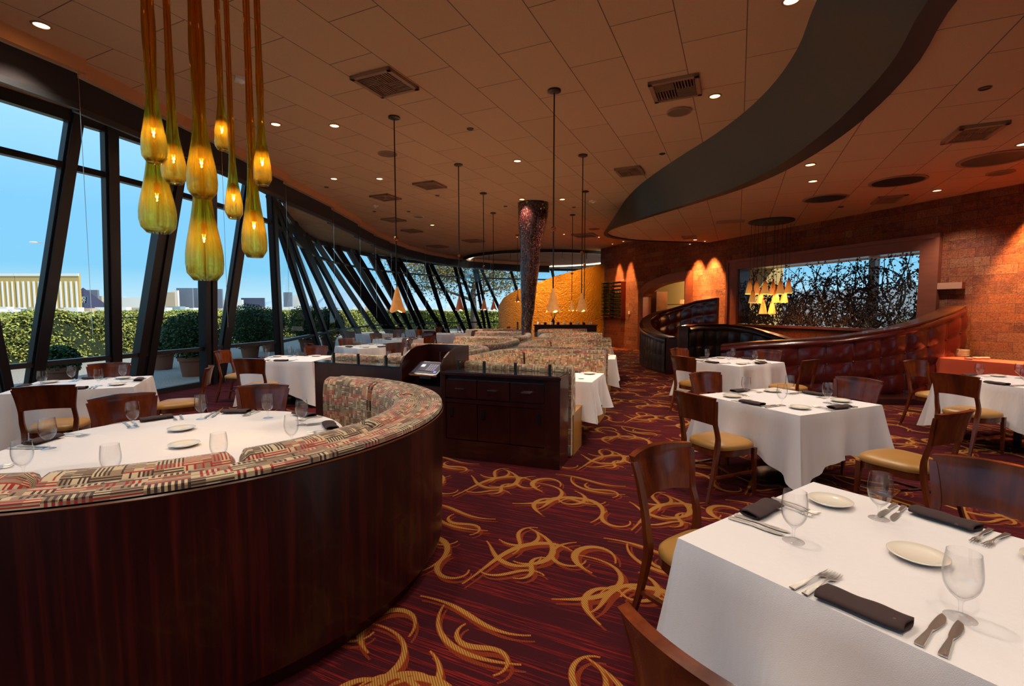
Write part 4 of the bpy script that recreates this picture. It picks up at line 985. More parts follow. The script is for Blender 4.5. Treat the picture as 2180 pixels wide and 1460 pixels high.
# near right
place('the nearest right-hand table', 1.345, 1.575, 34, 1.04, 1.08, .50, 'nearest white tablecloth, on the square table at lower right', 1,
      {'-v': ('the far left side', 'mahogany chair tucked at the far left side of the nearest right-hand table', 'gpnfk', .20),
       '+u': ('the far right side', 'mahogany chair at the right frame edge, across the nearest right-hand table', 'gpnfk', .22),
       '-u': ('the near left side', 'mahogany chair cut by the bottom frame edge, its curved back closest to us', 'gnfk', .335)})
plate(1.37, 1.58, .744, 'small cream bread plate in the middle of the nearest right-hand table')
place('the middle right-hand table', 2.57, 4.50, 24, 1.08, 1.06, .40, 'white tablecloth with a long pointed corner on the middle right-hand table', 2,
      {'-u': ('the near left side', 'mahogany chair with its back to the aisle at the middle right-hand table', 'gpnfk', .30),
       '-v': ('the far left side', 'mahogany chair at the far left side of the middle right-hand table', 'gpnfk', .16),
       '+u': ('the far right side', 'mahogany chair at the far right side of the middle right-hand table, against the burgundy banquette', 'gpnfk', .26),
       '+v': ('the near right side', 'mahogany chair pulled out at the near right side of the middle right-hand table', 'gpnfk', .46)})
place('the rear right-hand table', 3.6, 7.93, 31, 1.16, 1.12, .42, 'white tablecloth on the rear right-hand table before the black banquette', 3,
      {'-u': ('the near left side', 'mahogany chair with its back to the aisle at the rear right-hand table', 'gpnfk', .30),
       '-v': ('the far left side', 'mahogany chair at the far left side of the rear right-hand table', 'gpnfk', .20),
       '+u': ('the far right side', 'mahogany chair at the far right side of the rear right-hand table', 'gpnfk', .24),
       '+v': ('the near right side', 'mahogany chair at the near right side of the rear right-hand table', 'gpnfk', .42)})
place('the right edge table', 5.97, 5.62, 17.5, 1.16, 1.1, .42, 'white tablecloth on the table at the right frame edge', 4,
      {'-u': ('the left side', 'mahogany chair seen from behind at the table by the right frame edge', 'gpnfk', .30),
       '-v': ('the far side', 'mahogany chair between the right edge table and the burgundy banquette', 'gpnfk', .30),
       '+u': ('the far right side', None, 'gpnfk', .3)})
# window side, left
place('the leftmost window table', -4.87, 5.46, 27, 1.10, 1.02, .50, 'white tablecloth on the table by the window at the left frame edge', 5,
      {'+v': ('the near side', 'mahogany chair with its back to us at the leftmost window table', 'gpnfk', .30),
       '-v': ('the window side', 'mahogany chair against the glass at the leftmost window table', 'gpnfk', .22),
       '+u': ('the right side', 'mahogany chair seen side-on at the right end of the leftmost window table', 'gpnfk', .36),
       '-u': ('the left end', None, 'gpnfk', .3)})
place('the window table behind the booth', -3.83, 8.38, 0, 1.14, 1.08, .50, 'white tablecloth on the window table behind the round booth', 6,
      {'+v': ('the near side', 'mahogany chair with its back to us at the window table behind the round booth', 'gpnfk', .55),
       '-u': ('the window side', 'mahogany chair in profile on the window side of the table behind the round booth', 'gpnfk', .35),
       '-v': ('the far side', 'mahogany chair at the far side of the window table behind the round booth', 'gpnfk', .22)})
place('the table behind the screen', -3.34, 11.25, -45, 1.16, 1.10, .48, 'white tablecloth on the window table behind the left glass screen', 7,
      {'+u': ('the near right side', 'dark chair at the near right side of the table behind the glass screen', 'gpn', .30),
       '-u': ('the far left side', 'dark chair at the window side of the table behind the glass screen', 'gpn', .22),
       '+v': ('the near left side', 'dark chair at the near left side of the table behind the glass screen', 'gpn', .55),
       '-v': ('the far right side', 'dark chair at the far right side of the table behind the glass screen', 'gpn', .22)})
place('the table beyond the screened one', -3.25, 14.1, -33, 1.12, 1.10, .48, 'white tablecloth one table beyond the glass screen', 8,
      {'+u': ('the right side', 'dark chair right of the table one beyond the glass screen', 'gpn', .30), '-u': ('the left side', 'dark chair left of the table one beyond the glass screen', 'gpn', .22),
       '-v': ('the far side', 'dark chair behind the table one beyond the glass screen', 'gpn', .30), '+v': ('the near side', None, 'gpn', .3)})
place('the long-cloth window table', -2.35, 17.2, -20, 1.15, 1.10, .55, 'long pale tablecloth on the window table left of the column', 9,
      {'+v': ('the near side', 'dark chair before the long pale tablecloth', 'gp', .30), '-u': ('the left side', 'dark chair left of the long pale tablecloth', 'gp', .26), '+u': ('the right side', 'dark chair right of the long pale tablecloth', 'gp', .26)})
place('the farthest window table', -1.25, 21.0, -15, 1.2, 1.1, .50, 'white tablecloth on the farthest window table, beside the gold partition', 10,
      {'-u': ('the left side', 'dark chair left of the farthest window table', 'gp', .26), '+u': ('the right side', 'dark chair between the farthest window table and the gold partition', 'gp', .26)})
place('the far table hugging the glass', -4.9, 17.0, -25, 1.1, 1.1, .45, 'white tablecloth on the far table hugging the slanted glass', 12,
      {'+v': ('the near side', 'dark chair before the far table hugging the slanted glass', 'gp', .30), '+u': ('the right side', 'dark chair right of the far table hugging the slanted glass', 'gp', .26)})
place('the table under the tree view', -4.0, 20.4, -25, 1.1, 1.1, .45, 'white tablecloth on the far window table under the tree view', 13,
      {'+v': ('the near side', 'dark chair before the far window table under the tree view', 'gp', .30), '+u': ('the right side', 'dark chair right of the far window table under the tree view', 'gp', .26)})
# round table inside the booth
RX, RY, RR = -2.10, 3.02, .97
t = thing('round_table', 'round pedestal table under a white cloth inside the curved booth', 'table', (RX, RY, 0))
MB().lathe([(.001, .707), (RR - .02, .707), (RR - .02, .737), (.001, .737)], 60).build('tabletop', M['cab'], t); MB().lathe([(.05, .03), (.05, .706)], 16).build('column', M['black'], t); MB().lathe([(.001, .05), (.3, .02), (.32, .002)], 36).build('base', M['steelbase'], t)
b = MB(); n = 220; prof = [(RR * .999, TZ), (RR + .006, TZ - .006)] + [(RR + .008, TZ - .03 - .030 * k) for k in range(13)]
vs = []
for j, (r, z) in enumerate(prof):
    for i in range(n):
        a = 2 * pi * i / n; u_ = max(0, j - 2) / 12
        vs.append(((r + u_ * (.035 + .028 * sin(13 * a + sin(3 * a)) + .010 * sin(31 * a))) * cos(a), (r + u_ * (.035 + .028 * sin(13 * a + sin(3 * a)) + .010 * sin(31 * a))) * sin(a), z))
b.add(vs, [(j * n + i, j * n + (i + 1) % n, (j + 1) * n + (i + 1) % n, (j + 1) * n + i) for j in range(len(prof) - 1) for i in range(n)] + [tuple(range(n - 1, -1, -1))])
tag(b.build('tablecloth', M['cloth'], loc=(RX, RY, 0), smooth=35), 'round white tablecloth draped over the table inside the curved booth', 'tablecloth', 'white tablecloths')
for ph, wds, pl in ((-134, 'the near left seat', 'gnfk'), (176, 'the far left seat', 'gnfk'), (133, 'the left chair seat', 'gnfk'), (98, 'the right chair seat', 'gnfk'), (-93, 'the seat nearest us', 'gnfk'), (-57, 'the near right seat', 'gnfk'), (-20, 'the right seat', 'gnfk'), (24, 'the far right seat', 'gnfk'), (58, 'the seat next to the booth end', 'gnf')):
    setting(RX + cos(R(ph)) * (RR - .03), RY + sin(R(ph)) * (RR - .03), ph + 180, 'the round booth table', wds, items=pl)
plate(-2.31, 3.33, .744, 'farther of two cream plates in the middle of the round booth table'); plate(-2.02, 2.93, .744, 'nearer of two cream plates in the middle of the round booth table')
chair(RX + cos(R(140)) * 1.17, RY + sin(R(140)) * 1.17, 140 + 180, 'shiny mahogany chair at the open left side of the round booth table', 'mahogany dining chairs')
chair(RX + cos(R(99)) * 1.20, RY + sin(R(99)) * 1.20, 99 + 180, 'shiny mahogany chair at the open far side of the round booth table', 'mahogany dining chairs')
NUM = ('first', 'second', 'third', 'fourth', 'fifth', 'sixth', 'seventh', 'eighth', 'ninth', 'tenth')
# ------------------------------------------------------------------ service counter, host stand, low divider
def cab_front(par, a, c_, z0, z1, name, m, t=.02, out=0):
    """upright panel from plan point a to c_"""
    b = MB(); d = Vector(c_) - Vector(a); L = d.length; ang = math.atan2(d.y, d.x); mid = (Vector(a) + Vector(c_)) / 2; nr = Vector((d.y, -d.x)).normalized()
    mid = mid + nr * out; b.box((mid.x, mid.y, (z0 + z1) / 2), (L, t, z1 - z0), ang); return b.build(name, m, par)
CA, CBp = Vector((-.76, 5.14)), Vector((.47, 4.68)); du = (CBp - CA).normalized(); dn = Vector((du.y, -du.x)); dep = .34
C0 = thing('service_counter', 'dark wood service counter with three drawers and sliding doors facing the aisle', 'counter', (CA.x, CA.y, 0))
def cp(u_, n_=0): p = du * u_ - dn * n_; return p  # u along the front, n into the depth, relative to CA
LC = (CBp - CA).length
def cbox(u0, u1, n0, n1, z0, z1, name, m, par=C0):
    mid = cp((u0 + u1) / 2, (n0 + n1) / 2); return MB().box((mid.x, mid.y, (z0 + z1) / 2), (u1 - u0, n1 - n0, z1 - z0), math.atan2(du.y, du.x)).build(name, m, par)
cbox(0, LC, .03, dep, 0.0, .895, 'body', M['cab']); cbox(-.01, LC + .01, -.012, dep + .02, .895, .92, 'countertop', M['cab'])
cbox(.02, LC - .02, .03, dep, .92, .926, 'stone_inset', M['blackstone'])
cbox(LC - .16, LC, 0, .03, 0, .895, 'end_stile', M['cab']); cbox(0, .05, 0, .03, 0, .895, 'end_stile', M['cab'])
cbox(.05, LC - .16, .0, .03, 0, .20, 'base_panel', M['cab']); cbox(.05, LC - .16, .005, .03, .60, .64, 'middle_rail', M['cab'])
wd = (LC - .21) / 3
for k in range(3):
    u0 = .05 + wd * k
    dr = cbox(u0 + .006, u0 + wd - .006, .002, .03, .655, .845, 'drawer', M['cab'])
    h = cp(u0 + wd / 2, -.012); b = MB(); e0 = du * .05
    b.tube([(h.x - e0.x - dn.x * -.014, h.y - e0.y - dn.y * -.014, .755)] * 1 + [(h.x - e0.x, h.y - e0.y, .755), (h.x - e0.x + dn.x * .02, h.y - e0.y + dn.y * .02, .755), (h.x + e0.x + dn.x * .02, h.y + e0.y + dn.y * .02, .755), (h.x + e0.x, h.y + e0.y, .755)], .0055, 6)
    b.build('handle', M['chrome'], dr)
    d_ = cbox(u0 + .004, u0 + wd - .004, .010 + .004 * (k % 2), .03, .21, .595, 'door', M['cab'])
    hu = (u0 + .07) if k < 2 else (u0 + wd - .06); hp = cp(hu, .006)
    MB().box((hp.x, hp.y, .50), (.035, .012, .10), math.atan2(du.y, du.x)).build('pull', M['black'], d_)
# glass screen over the counter held by black clips
def screen(pts, zb, zt, label, clips, par_z=.92):
    S = thing('glass_screen', label, 'glass screen', (pts[0][0], pts[0][1], zb)); o = Vector(pts[0])
    a, c_ = Vector(pts[0]) - o, Vector(pts[1]) - o; d = (c_ - a).normalized(); n_ = Vector((-d.y, d.x)) * .005
    b = MB(); b.prism([(a + n_)[:], (c_ + n_)[:], (c_ - n_)[:], (a - n_)[:]], .03, zt - zb); b.build('pane', M['screen'], S)
    for t in clips:
        q = a + (c_ - a) * t; MB().box((q.x, q.y, .055), (.022, .03, .11), math.atan2(d.y, d.x)).build('clip', M['black'], S)
        MB().ball((q.x + n_.y * 4, q.y - n_.x * 4, .085), .006, 8, 5).build('screw', M['chrome'], S)
g0, g1 = CA + cp(.04, .20), CA + cp(LC - .05, .10)
screen(((g0.x, g0.y), (g1.x, g1.y)), .926, 1.36, 'clear low glass screen standing on the service counter', (.06, .32, .62, .93))
D0, D1_ = Vector((-2.53, 6.16)), Vector((-1.22, 5.52)); dd = (D1_ - D0).normalized(); ang = math.atan2(dd.y, dd.x)
DV = thing('low_divider', 'plain dark wood divider left of the host stand', 'divider', (D0.x, D0.y, 0)); mid = (D1_ - D0) / 2 + Vector((-dd.y, dd.x)) * .11
LD = (D1_ - D0).length
MB().box((mid.x, mid.y, .455), (LD, .22, .91), ang).build('body', M['cab'], DV); MB().box((mid.x, mid.y, .917), (LD + .01, .23, .014), ang).build('top', M['blackstone'], DV)
p0 = D0 + Vector((-dd.y, dd.x)) * .15 + dd * .10; p1 = D1_ + Vector((-dd.y, dd.x)) * .15 - dd * .05
screen(((p0.x, p0.y), (p1.x, p1.y)), .924, 1.35, 'clear low glass screen standing on the left divider', (.06, .38, .72))
# host stand
H0 = Vector((-1.27, 5.46)); H1 = Vector((-.76, 5.20)); hu_ = (H1 - H0).normalized(); hn = Vector((-hu_.y, hu_.x)); HL = (H1 - H0).length
HS = thing('host_stand', 'dark wood host stand with raised sloping sides between divider and counter', 'stand', (H0.x, H0.y, 0)); ha = math.atan2(hu_.y, hu_.x)
def hbox(u0, u1, n0, n1, z0, z1, name, m, par=HS):
    mid = hu_ * (u0 + u1) / 2 + hn * (n0 + n1) / 2; return MB().box((mid.x, mid.y, (z0 + z1) / 2), (u1 - u0, n1 - n0, z1 - z0), ha).build(name, m, par)
def side(u0, u1, name):
    b = MB(); prof = [(0, .0), (0, .985), (.06, 1.06), (.16, 1.12), (.28, 1.155), (.55, 1.165), (.55, 0)]
    vs = [tuple(hu_ * u + hn * n_) + (z,) for u in (u0, u1) for n_, z in prof]; m = len(prof)
    b.add(vs, [tuple(range(m)), tuple(range(2 * m - 1, m - 1, -1))] + [(i, m + i, m + (i + 1) % m, (i + 1) % m) for i in range(m)]); return b.build(name, M['cab'], HS)
side(0, .022, 'side_panel'); side(HL - .022, HL, 'side_panel')
hbox(.022, HL - .022, .02, .04, 0, .74, 'front_panel', M['cab']); hbox(.022, HL - .022, .04, .53, .72, .74, 'shelf', M['black']); hbox(.022, HL - .022, .53, .55, 0, 1.165, 'back_panel', M['cab'])
hbox(.022, HL - .022, .30, .53, .90, .915, 'inner_shelf', M['cab']); hbox(HL * .58, HL * .60, .30, .53, .915, 1.10, 'inner_divider', M['cab'])
# touch screen terminal
TP = H0 + hu_ * (HL * .5) + hn * .14; T_ = thing('touch_screen', 'black touch screen terminal propped in the host stand', 'screen', (TP.x, TP.y, .90), ha)
b = MB(); th = R(28)
def tl(x, y, z): return (x, y * cos(th) - z * sin(th), y * sin(th) + z * cos(th))
def tb(x0, x1, y0, y1, z0, z1, m, name, par):
    vs = [tl(x, y, z) for x in (x0, x1) for y in (y0, y1) for z in (z0, z1)]
    return MB().add(vs, [(0, 1, 3, 2), (4, 6, 7, 5), (0, 4, 5, 1), (2, 3, 7, 6), (0, 2, 6, 4), (1, 5, 7, 3)]).build(name, m, par)
tb(-.19, .19, -.11, .14, 0, .022, M['black'], 'case', T_); sc_o = tb(-.17, .17, -.09, .125, .022, .0235, emit('screen_dark', (.03, .025, .035), .5), 'display', T_)
tb(-.19, .19, -.115, -.108, -.002, .018, M['chrome'], 'front_edge', T_)
tb(-.115, -.065, .03, .075, .0236, .0242, emit('screen_white', (.7, .7, .75), .5), 'login_picture', T_)
b = MB()
for i in range(4):
    for j in range(4):
        x = -.01 + i * .032; y = .06 - j * .032; vs = [tl(x + a, y + c_, .0240) for a, c_ in ((0, 0), (.024, 0), (.024, .024), (0, .024))]; b.add(vs, [(0, 1, 2, 3)])
b.build('keypad', emit('screen_grey', (.12, .11, .14), .6), T_); tb(.12, .15, -.07, -.045, .0236, .0242, emit('screen_violet', (.15, .12, .6), .9), 'key', T_)
MB().box((0, .02, -.045), (.16, .16, .09)).build('foot', M['black'], T_)
# pepper mills
def mill(x, y, z, label, m, s=1):
    o = MB().lathe([(.001, 0), (.028 * s, 0), (.028 * s, .02), (.018 * s, .06), (.024 * s, .12), (.014 * s, .14), (.026 * s, .165), (.026 * s, .185), (.012 * s, .20), (.022 * s, .215), (.022 * s, .235), (.001, .25)], 20).build('pepper_mill', m, loc=(x, y, z), smooth=35); tag(o, label, 'pepper mill')
q = H0 + hu_ * .10 + hn * .62; 
# ------------------------------------------------------------------ back-to-back patterned booths in the middle
RC = [((.53, 6.31), 20), ((1.27, 8.87), 13), ((1.71, 11.51), 6), ((1.84, 14.3), 1)]
LCn = [((-1.58, 7.44), 20), ((-1.02, 9.60), 14), ((-.62, 12.0), 7), ((-.46, 14.5), 2)]
def u_booth(cx, cy, deg, side_, label, tlabel, items, k):
    """deg = lean of the row from straight ahead; side_ +1 opens to the right"""
    rz = R(-deg) if side_ > 0 else R(-deg)
    B = thing('booth', label, 'booth', (cx, cy, 0), rz, 'patterned booths either side of the column')
    s = side_; path = []
    hx0, hy = .52, 1.06; r_ = .55; xl = -.98
    P_ = [(hx0, -hy)] + [(xl + r_, -hy)]
    for q_ in range(1, 12):
        a = -pi / 2 - pi / 2 * q_ / 12; P_.append((xl + r_ + r_ * cos(a), -hy + r_ + r_ * sin(a)))
    P_ += [(xl, -hy + r_), (xl, hy - r_)]
    for q_ in range(1, 12):
        a = pi - pi / 2 * q_ / 12; P_.append((xl + r_ + r_ * cos(a), hy - r_ + r_ * sin(a)))
    P_ += [(xl + r_, hy), (hx0, hy)]
    P_ = resample(P_, 90)
    if s < 0: P_ = [(-x, y) for x, y in P_][::-1]
    # path runs with the inside of the U on its right-hand side? make sure: use sign
    mx_, my_ = P_[0], P_[1]; tx, ty = my_[0] - mx_[0], my_[1] - mx_[1]; sgn = 1 if (ty * (0 - mx_[0]) - tx * (0 - mx_[1])) > 0 else -1
    g_ = lambda o: o * sgn   # +ve offset = towards the inside
    MB().sweep(P_, [(g_(-.085), .03), (g_(-.085), .93), (g_(-.02), .93), (g_(-.02), .03)]).build('shell', M['fabric'], B, smooth=40)
    MB().sweep(P_, [(g_(-.085), .93), (g_(-.08), .965), (g_(-.05), .985), (g_(0), .985), (g_(.03), .965), (g_(.035), .93)]).build('top_roll', M['fabric'], B, smooth=50)
    segs = ((.0, .27), (.275, .50), (.505, .73), (.735, 1.0))
    for a0, a1 in segs:
        i0, i1 = int(a0 * 89), min(int(a1 * 89), 89); sub = P_[i0:i1 + 1]
        MB().sweep(sub, [(g_(-.02), .45), (g_(.10), .45), (g_(.115), .50), (g_(.10), .88), (g_(.07), .925), (g_(.0), .93)]).build('back_cushion', M['fabric'], B, smooth=50)
    MB().sweep(P_, [(g_(.03), .30), (g_(.03), .46), (g_(.50), .475), (g_(.53), .45), (g_(.53), .30)]).build('seat', M['leather'], B, smooth=40)
    MB().sweep(P_, [(g_(.03), .0), (g_(.03), .30), (g_(.47), .30), (g_(.47), 0)]).build('base', M['leather'], B)
    # table in the booth
    w_, d_ = 1.25, .86; ca_, sa_ = cos(rz), sin(rz); tx_, ty_ = s * .0, -.12
    X = cx + tx_ * ca_ - ty_ * sa_; Y = cy + tx_ * sa_ + ty_ * ca_
    pedestal('dark pedestal table inside the ' + tlabel, X, Y, rz, w_, d_, 'pedestal tables')
    c = cloth_mesh(w_, d_, .34, 20 + k, corner=.9).build('tablecloth', M['cloth'], loc=(X, Y, 0), rz=rz, smooth=35); tag(c, 'white tablecloth inside the ' + tlabel, 'tablecloth', 'white tablecloths')
    dg = -deg
    for wx, wy, fa, wds in ((.25 * s, -d_ / 2, 90, 'the near outer seat'), (-.30 * s, -d_ / 2, 90, 'the near inner seat'), (.25 * s, d_ / 2, -90, 'the far outer seat'), (-.30 * s, d_ / 2, -90, 'the far inner seat')):
        x2 = X + wx * ca_ - wy * sa_; y2 = Y + wx * sa_ + wy * ca_
        setting(x2, y2, fa + dg, 'the table in the ' + tlabel, wds, items=items if True else '', plate_ab=(.16, -.20))
ord_ = ('nearest', 'second', 'third', 'farthest')
for k, ((x, y), dg) in enumerate(RC): u_booth(x, y, dg, 1, ord_[k] + ' patterned booth opening to the aisle', ord_[k] + ' aisle-side booth', 'gpn' if k < 2 else 'g', k)
for k, ((x, y), dg) in enumerate(LCn): u_booth(x, y, dg, -1, ord_[k] + ' patterned booth opening to the window side', ord_[k] + ' window-side booth', 'gpn' if k < 2 else 'g', 4 + k)
# polished spine between the two rows of booths
sp = smooth_path([(-.66, 6.5), (-.25, 7.6), (.2, 9.2), (.45, 10.8), (.55, 12.3)], 30)
b = MB(); b.sweep(sp, [(-.22, 0), (-.22, .90), (.22, .90), (.22, 0)]); o = b.build('divider_ledge', M['ledge'], smooth=30); tag(o, 'polished dark ledge running between the two rows of patterned booths', 'ledge')
mill(-1.42, 6.62, .94, 'turned wooden pepper mill on the roll behind the host stand', M['railwood'], 1.25)
mill(.17, 14.9, .98, 'tall black pepper mill left of the column base', M['black'], 1.3)
# bar back counter behind the column
o = thing('sideboard', 'dark sideboard with small dishes in front of the gold partition', 'sideboard', (2.0, 18.2, 0), R(-4)); MB().box((0, 0, .5), (2.3, .5, 1.0)).build('body', M['cab'], o); MB().box((0, 0, 1.02), (2.36, .56, .04)).build('top', M['blackstone'], o)
for k in range(9):
    x = 1.0 + k * .24; tag(MB().lathe([(.001, 0), (.05, 0), (.06, .05), (.05, .09), (.001, .09)], 12).build('bowl', M['black'] if k % 2 else M['plate'], loc=(x, 18.1 - .01 * k, 1.04)), '%s bowl on the dark sideboard, %s from the left' % (('pale', 'black')[k % 2], NUM[k]), 'bowl', 'bowls on the dark sideboard')
o = thing('vase', 'slim vase of bare twigs on the dark sideboard', 'vase', (1.55, 18.25, 1.04)); MB().lathe([(.001, 0), (.05, 0), (.07, .12), (.03, .2), (.035, .22)], 14).build('body', M['blackstone'], o)
rnd = random.Random(5); b = MB()
for k in range(16):
    a = rnd.uniform(0, 6.3); r = rnd.uniform(.1, .4); b.tube([(0, 0, .15), (r * .4 * cos(a), r * .4 * sin(a), .4), (r * cos(a), r * sin(a), rnd.uniform(.5, .75))], .004, 4)
b.build('twigs', M['bark'], o)
# ------------------------------------------------------------------ tufted banquettes
def tufted(name, label, path, zlo, zhi, m, cell=(.34, .30), thick=.22, inside=-1, amp=.035, rail=None, n=200):
    """path in plan; zhi(t) top height; the tufted face looks towards offset sign 'inside'"""
    P_ = smooth_path(path, n); T0 = P_[0]; B = thing(name, label, 'banquette', (T0[0], T0[1], 0)); vs = []; uv = []; nz = 44; L = 0; nr_ = []
    for i, p in enumerate(P_):
        a, c_ = P_[max(i - 1, 0)], P_[min(i + 1, n - 1)]; tx, ty = c_[0] - a[0], c_[1] - a[1]; l = math.hypot(tx, ty); nr_.append((ty / l * inside, -tx / l * inside))
    for i, p in enumerate(P_):
        if i: L += math.dist(p, P_[i - 1])
        zt = zhi(i / (n - 1))
        for j in range(nz + 1):
            v_ = j / nz; z = zlo + (zt - zlo) * v_; dz = (zt - z)     # tufts counted down from the top edge
            uu = L / cell[0]; rowf = (dz - .12) / cell[1]
            if rowf > 0:
                su = abs(sin(pi * (uu))) ; sv = abs(sin(pi * rowf)); h = (su ** .45) * (.45 + .55 * sv ** .5) * (.55 + .45 * su) ; h = min(1, h)
                h = h * .85 + .15 * sv
            else: h = .55 + .35 * (1 - (dz / .12 - .5) ** 2 * 4) ; h = max(h, .3)
            e = clamp(min(v_, 1 - v_) * 14, 0, 1) ** .5
            o = thick / 2 + amp * h * e - .01
            vs.append((p[0] + nr_[i][0] * o - T0[0], p[1] + nr_[i][1] * o - T0[1], z)); uv.append((L, z))
    b = MB(); b.add(vs, [(i * (nz + 1) + j, i * (nz + 1) + j + 1, (i + 1) * (nz + 1) + j + 1, (i + 1) * (nz + 1) + j) for i in range(n - 1) for j in range(nz)], uv)
    # buttons at the crossings
    Lr = 0
    for i in range(1, n):
        L0 = Lr; Lr += math.dist(P_[i], P_[i - 1])
        if int(L0 / cell[0]) != int(Lr / cell[0]):
            zt = zhi(i / (n - 1)); k = 0
            while zt - .12 - k * cell[1] > zlo + .05:
                p = P_[i]; o = thick / 2 - .0; b.ball((p[0] + nr_[i][0] * o - T0[0], p[1] + nr_[i][1] * o - T0[1], zt - .12 - k * cell[1]), .016, 8, 5); k += 1
    b.build('tufted_face', m, B, smooth=True)
    b = MB(); vs = []
    for i, p in enumerate(P_):
        zt = zhi(i / (n - 1))
        for o, z in ((thick / 2 + .015, zt - .01), (thick / 2 + .02, zt + .02), (-thick / 2, zt + .02), (-thick / 2, 0), (thick / 2 - .03, 0), (thick / 2 - .03, zt - .01)):
            vs.append((p[0] + nr_[i][0] * o - T0[0], p[1] + nr_[i][1] * o - T0[1], z))
    b.add(vs, [(i * 6 + j, i * 6 + (j + 1) % 6, (i + 1) * 6 + (j + 1) % 6, (i + 1) * 6 + j) for i in range(n - 1) for j in range(6)] + [tuple(range(6)), tuple((n - 1) * 6 + 5 - j for j in range(6))])
    b.build('frame', rail or M['railwood'], B, smooth=30); return B
def zcurve(pts): 
    def f(t):
        for (a, x), (c_, y) in zip(pts, pts[1:]):
            if t <= c_: q_ = (t - a) / (c_ - a); q_ = q_ * q_ * (3 - 2 * q_) if False else q_; return x + (y - x) * q_
        return pts[-1][1]
    return f
def by_px(path, edge, n=200):
    """top heights read along the seen edge for a plan path"""
    P_ = smooth_path(path, n); out = []
    for p in P_:
        d_ = p[1]; x = 1090 + FPX * p[0] / (p[1] * .9977 + .02)
        for (xa, ya), (xb, yb) in zip(edge, edge[1:]):
            if xa <= x <= xb: y = ya + (yb - ya) * (x - xa) / (xb - xa); break
        else: y = edge[0][1] if x < edge[0][0] else edge[-1][1]
        out.append(atY(x, y, d_).z)
    for _ in range(6): out = [out[0]] + [(out[i - 1] + out[i] * 2 + out[i + 1]) / 4 for i in range(1, n - 1)] + [out[-1]]
    return lambda t: out[int(round(t * (n - 1)))]
PB = [(4.12, 9.45), (4.7, 9.1), (5.4, 8.80), (6.2, 8.62), (7.0, 8.60), (7.7, 8.75), (8.2, 9.0), (8.45, 9.35)]
EB = [(1543, 735), (1600, 729), (1700, 724), (1780, 718), (1850, 708), (1900, 699), (1960, 683), (2010, 664), (2040, 646), (2060, 632)]
tufted('tufted_banquette', 'long burgundy tufted leather banquette sweeping up to the right before the stone wall', PB, .05, by_px(PB, EB), M['burg'], (.42, .34), .30, 1, .065)
PK = [(3.78, 10.6), (3.95, 11.1), (4.5, 11.45), (5.2, 11.45), (5.8, 11.1), (6.1, 10.5), (6.2, 10.0)]
EK = [(1440, 706), (1450, 697), (1475, 692), (1540, 691), (1600, 698), (1650, 712), (1690, 724)]
tufted('tufted_banquette', 'black tufted leather banquette behind the rear right-hand table', PK, .05, by_px(PK, EK), M['blackl'], (.30, .36), .22, 1, .05, M['cab'])
PT = [(6.05, 14.25), (5.4, 14.8), (4.7, 14.95), (4.15, 14.6), (3.86, 13.9), (3.78, 13.1), (3.82, 12.4), (3.95, 11.9)]
ZT = zcurve([(0, 1.92), (.12, 1.84), (.3, 1.58), (.5, 1.32), (.7, 1.08), (.85, .96), (1, .90)])
TB = tufted('tufted_banquette', 'tall dark red tufted banquette curling down from the arch pier', PT, .05, ZT, M['burg'], (.36, .34), .20, -1, .05)
TO = tufted('tufted_banquette', 'black tufted outer face', [(p[0] - .13, p[1] + .02) for p in PT[3:]], .05, zcurve([(0, 1.34), (.4, 1.05), (1, .88)]), M['blackl'], (.22, .34), .08, 1, .025, M['cab'], n=100)
for ch in list(TO.children):
    ch.parent = TB; ch.location = TO.location - TB.location; ch.name = 'outer_face' if 'face' in ch.name else 'outer_frame'; ch['label'] = 'black outer side'
bpy.data.objects.remove(TO)
b = MB(); b.box((0, 0, .44), (.30, .06, .88), R(-20))
tag(b.build('end_post', M['veneer'], loc=(3.93, 11.80, 0)), 'dark red fluted end post of the curling banquette by the aisle', 'post')
tag(MB().box((0, 0, .05), (2.6, .5, .10), R(-3)).build('wood_step', M['cab'], loc=(6.3, 8.25, 0)), 'low dark wood step along the foot of the burgundy banquette', 'step')
# pale stone block above the banquette end
b = MB(); slab(b, .74, 1.14, 1.98, 2.10, .002, .09); tag(b.build('stone_block', M['lightstone']), 'pale pink stone block beside the window surround', 'stone block')
# ------------------------------------------------------------------ wine rack on the stone wall
WR = thing('wine_rack', 'black wall-mounted wine rack full of bottles left of the archway', 'wine rack', wp(13.4, 2.0, .1)); o3 = Vector(wp(13.4, 2.0, .1))
def wl(s, z, o=0): return Vector(wp(s, z, o + .1)) - o3
b = MB()
for s_ in (12.46, 13.4, 14.32): b.beam(wl(s_, 1.22, 0), wl(s_, 2.76, 0), .05, .22, (UW.x, UW.y, 0))
b.build('frame', M['burg'], WR)
b = MB()
for k in range(10):
    z = 1.3 + k * .155; b.beam(wl(12.48, z, .03), wl(14.3, z, .03), .012, .10, (0, 0, 1))
b.build('rails', M['chrome'], WR)
M['bottle'] = plain('dark_green_bottle', (.004, .012, .006), .08)
for k in range(10):
    for j in range(5):
        for h in (0, 1):
            s_ = (12.60 if h == 0 else 13.52) + j * .165; z = 1.345 + k * .155; rnd2 = (k * 7 + j * 3 + h) % 5
            a = Vector(wp(s_, z, .06)); n3 = Vector((NW.x, NW.y, 0)); key = 'bot'
            def mkb():
                b = MB(); b.lathe([(.001, 0), (.038, 0), (.038, .17), (.014, .24), (.014, .30), (.001, .30)], 12); return b.build('wine_bottle', M['bottle'], smooth=40)
            o = inst('bot', mkb, a.x, a.y, a.z, 0, 'wine_bottle', 'wine bottle in the rack, %s bay, %s row up, %s from right' % (('right', 'left')[h], NUM[k], NUM[j]), 'bottle', 'wine bottles in the wall rack')
            o.rotation_euler = n3.to_track_quat('Z', 'Y').to_euler()
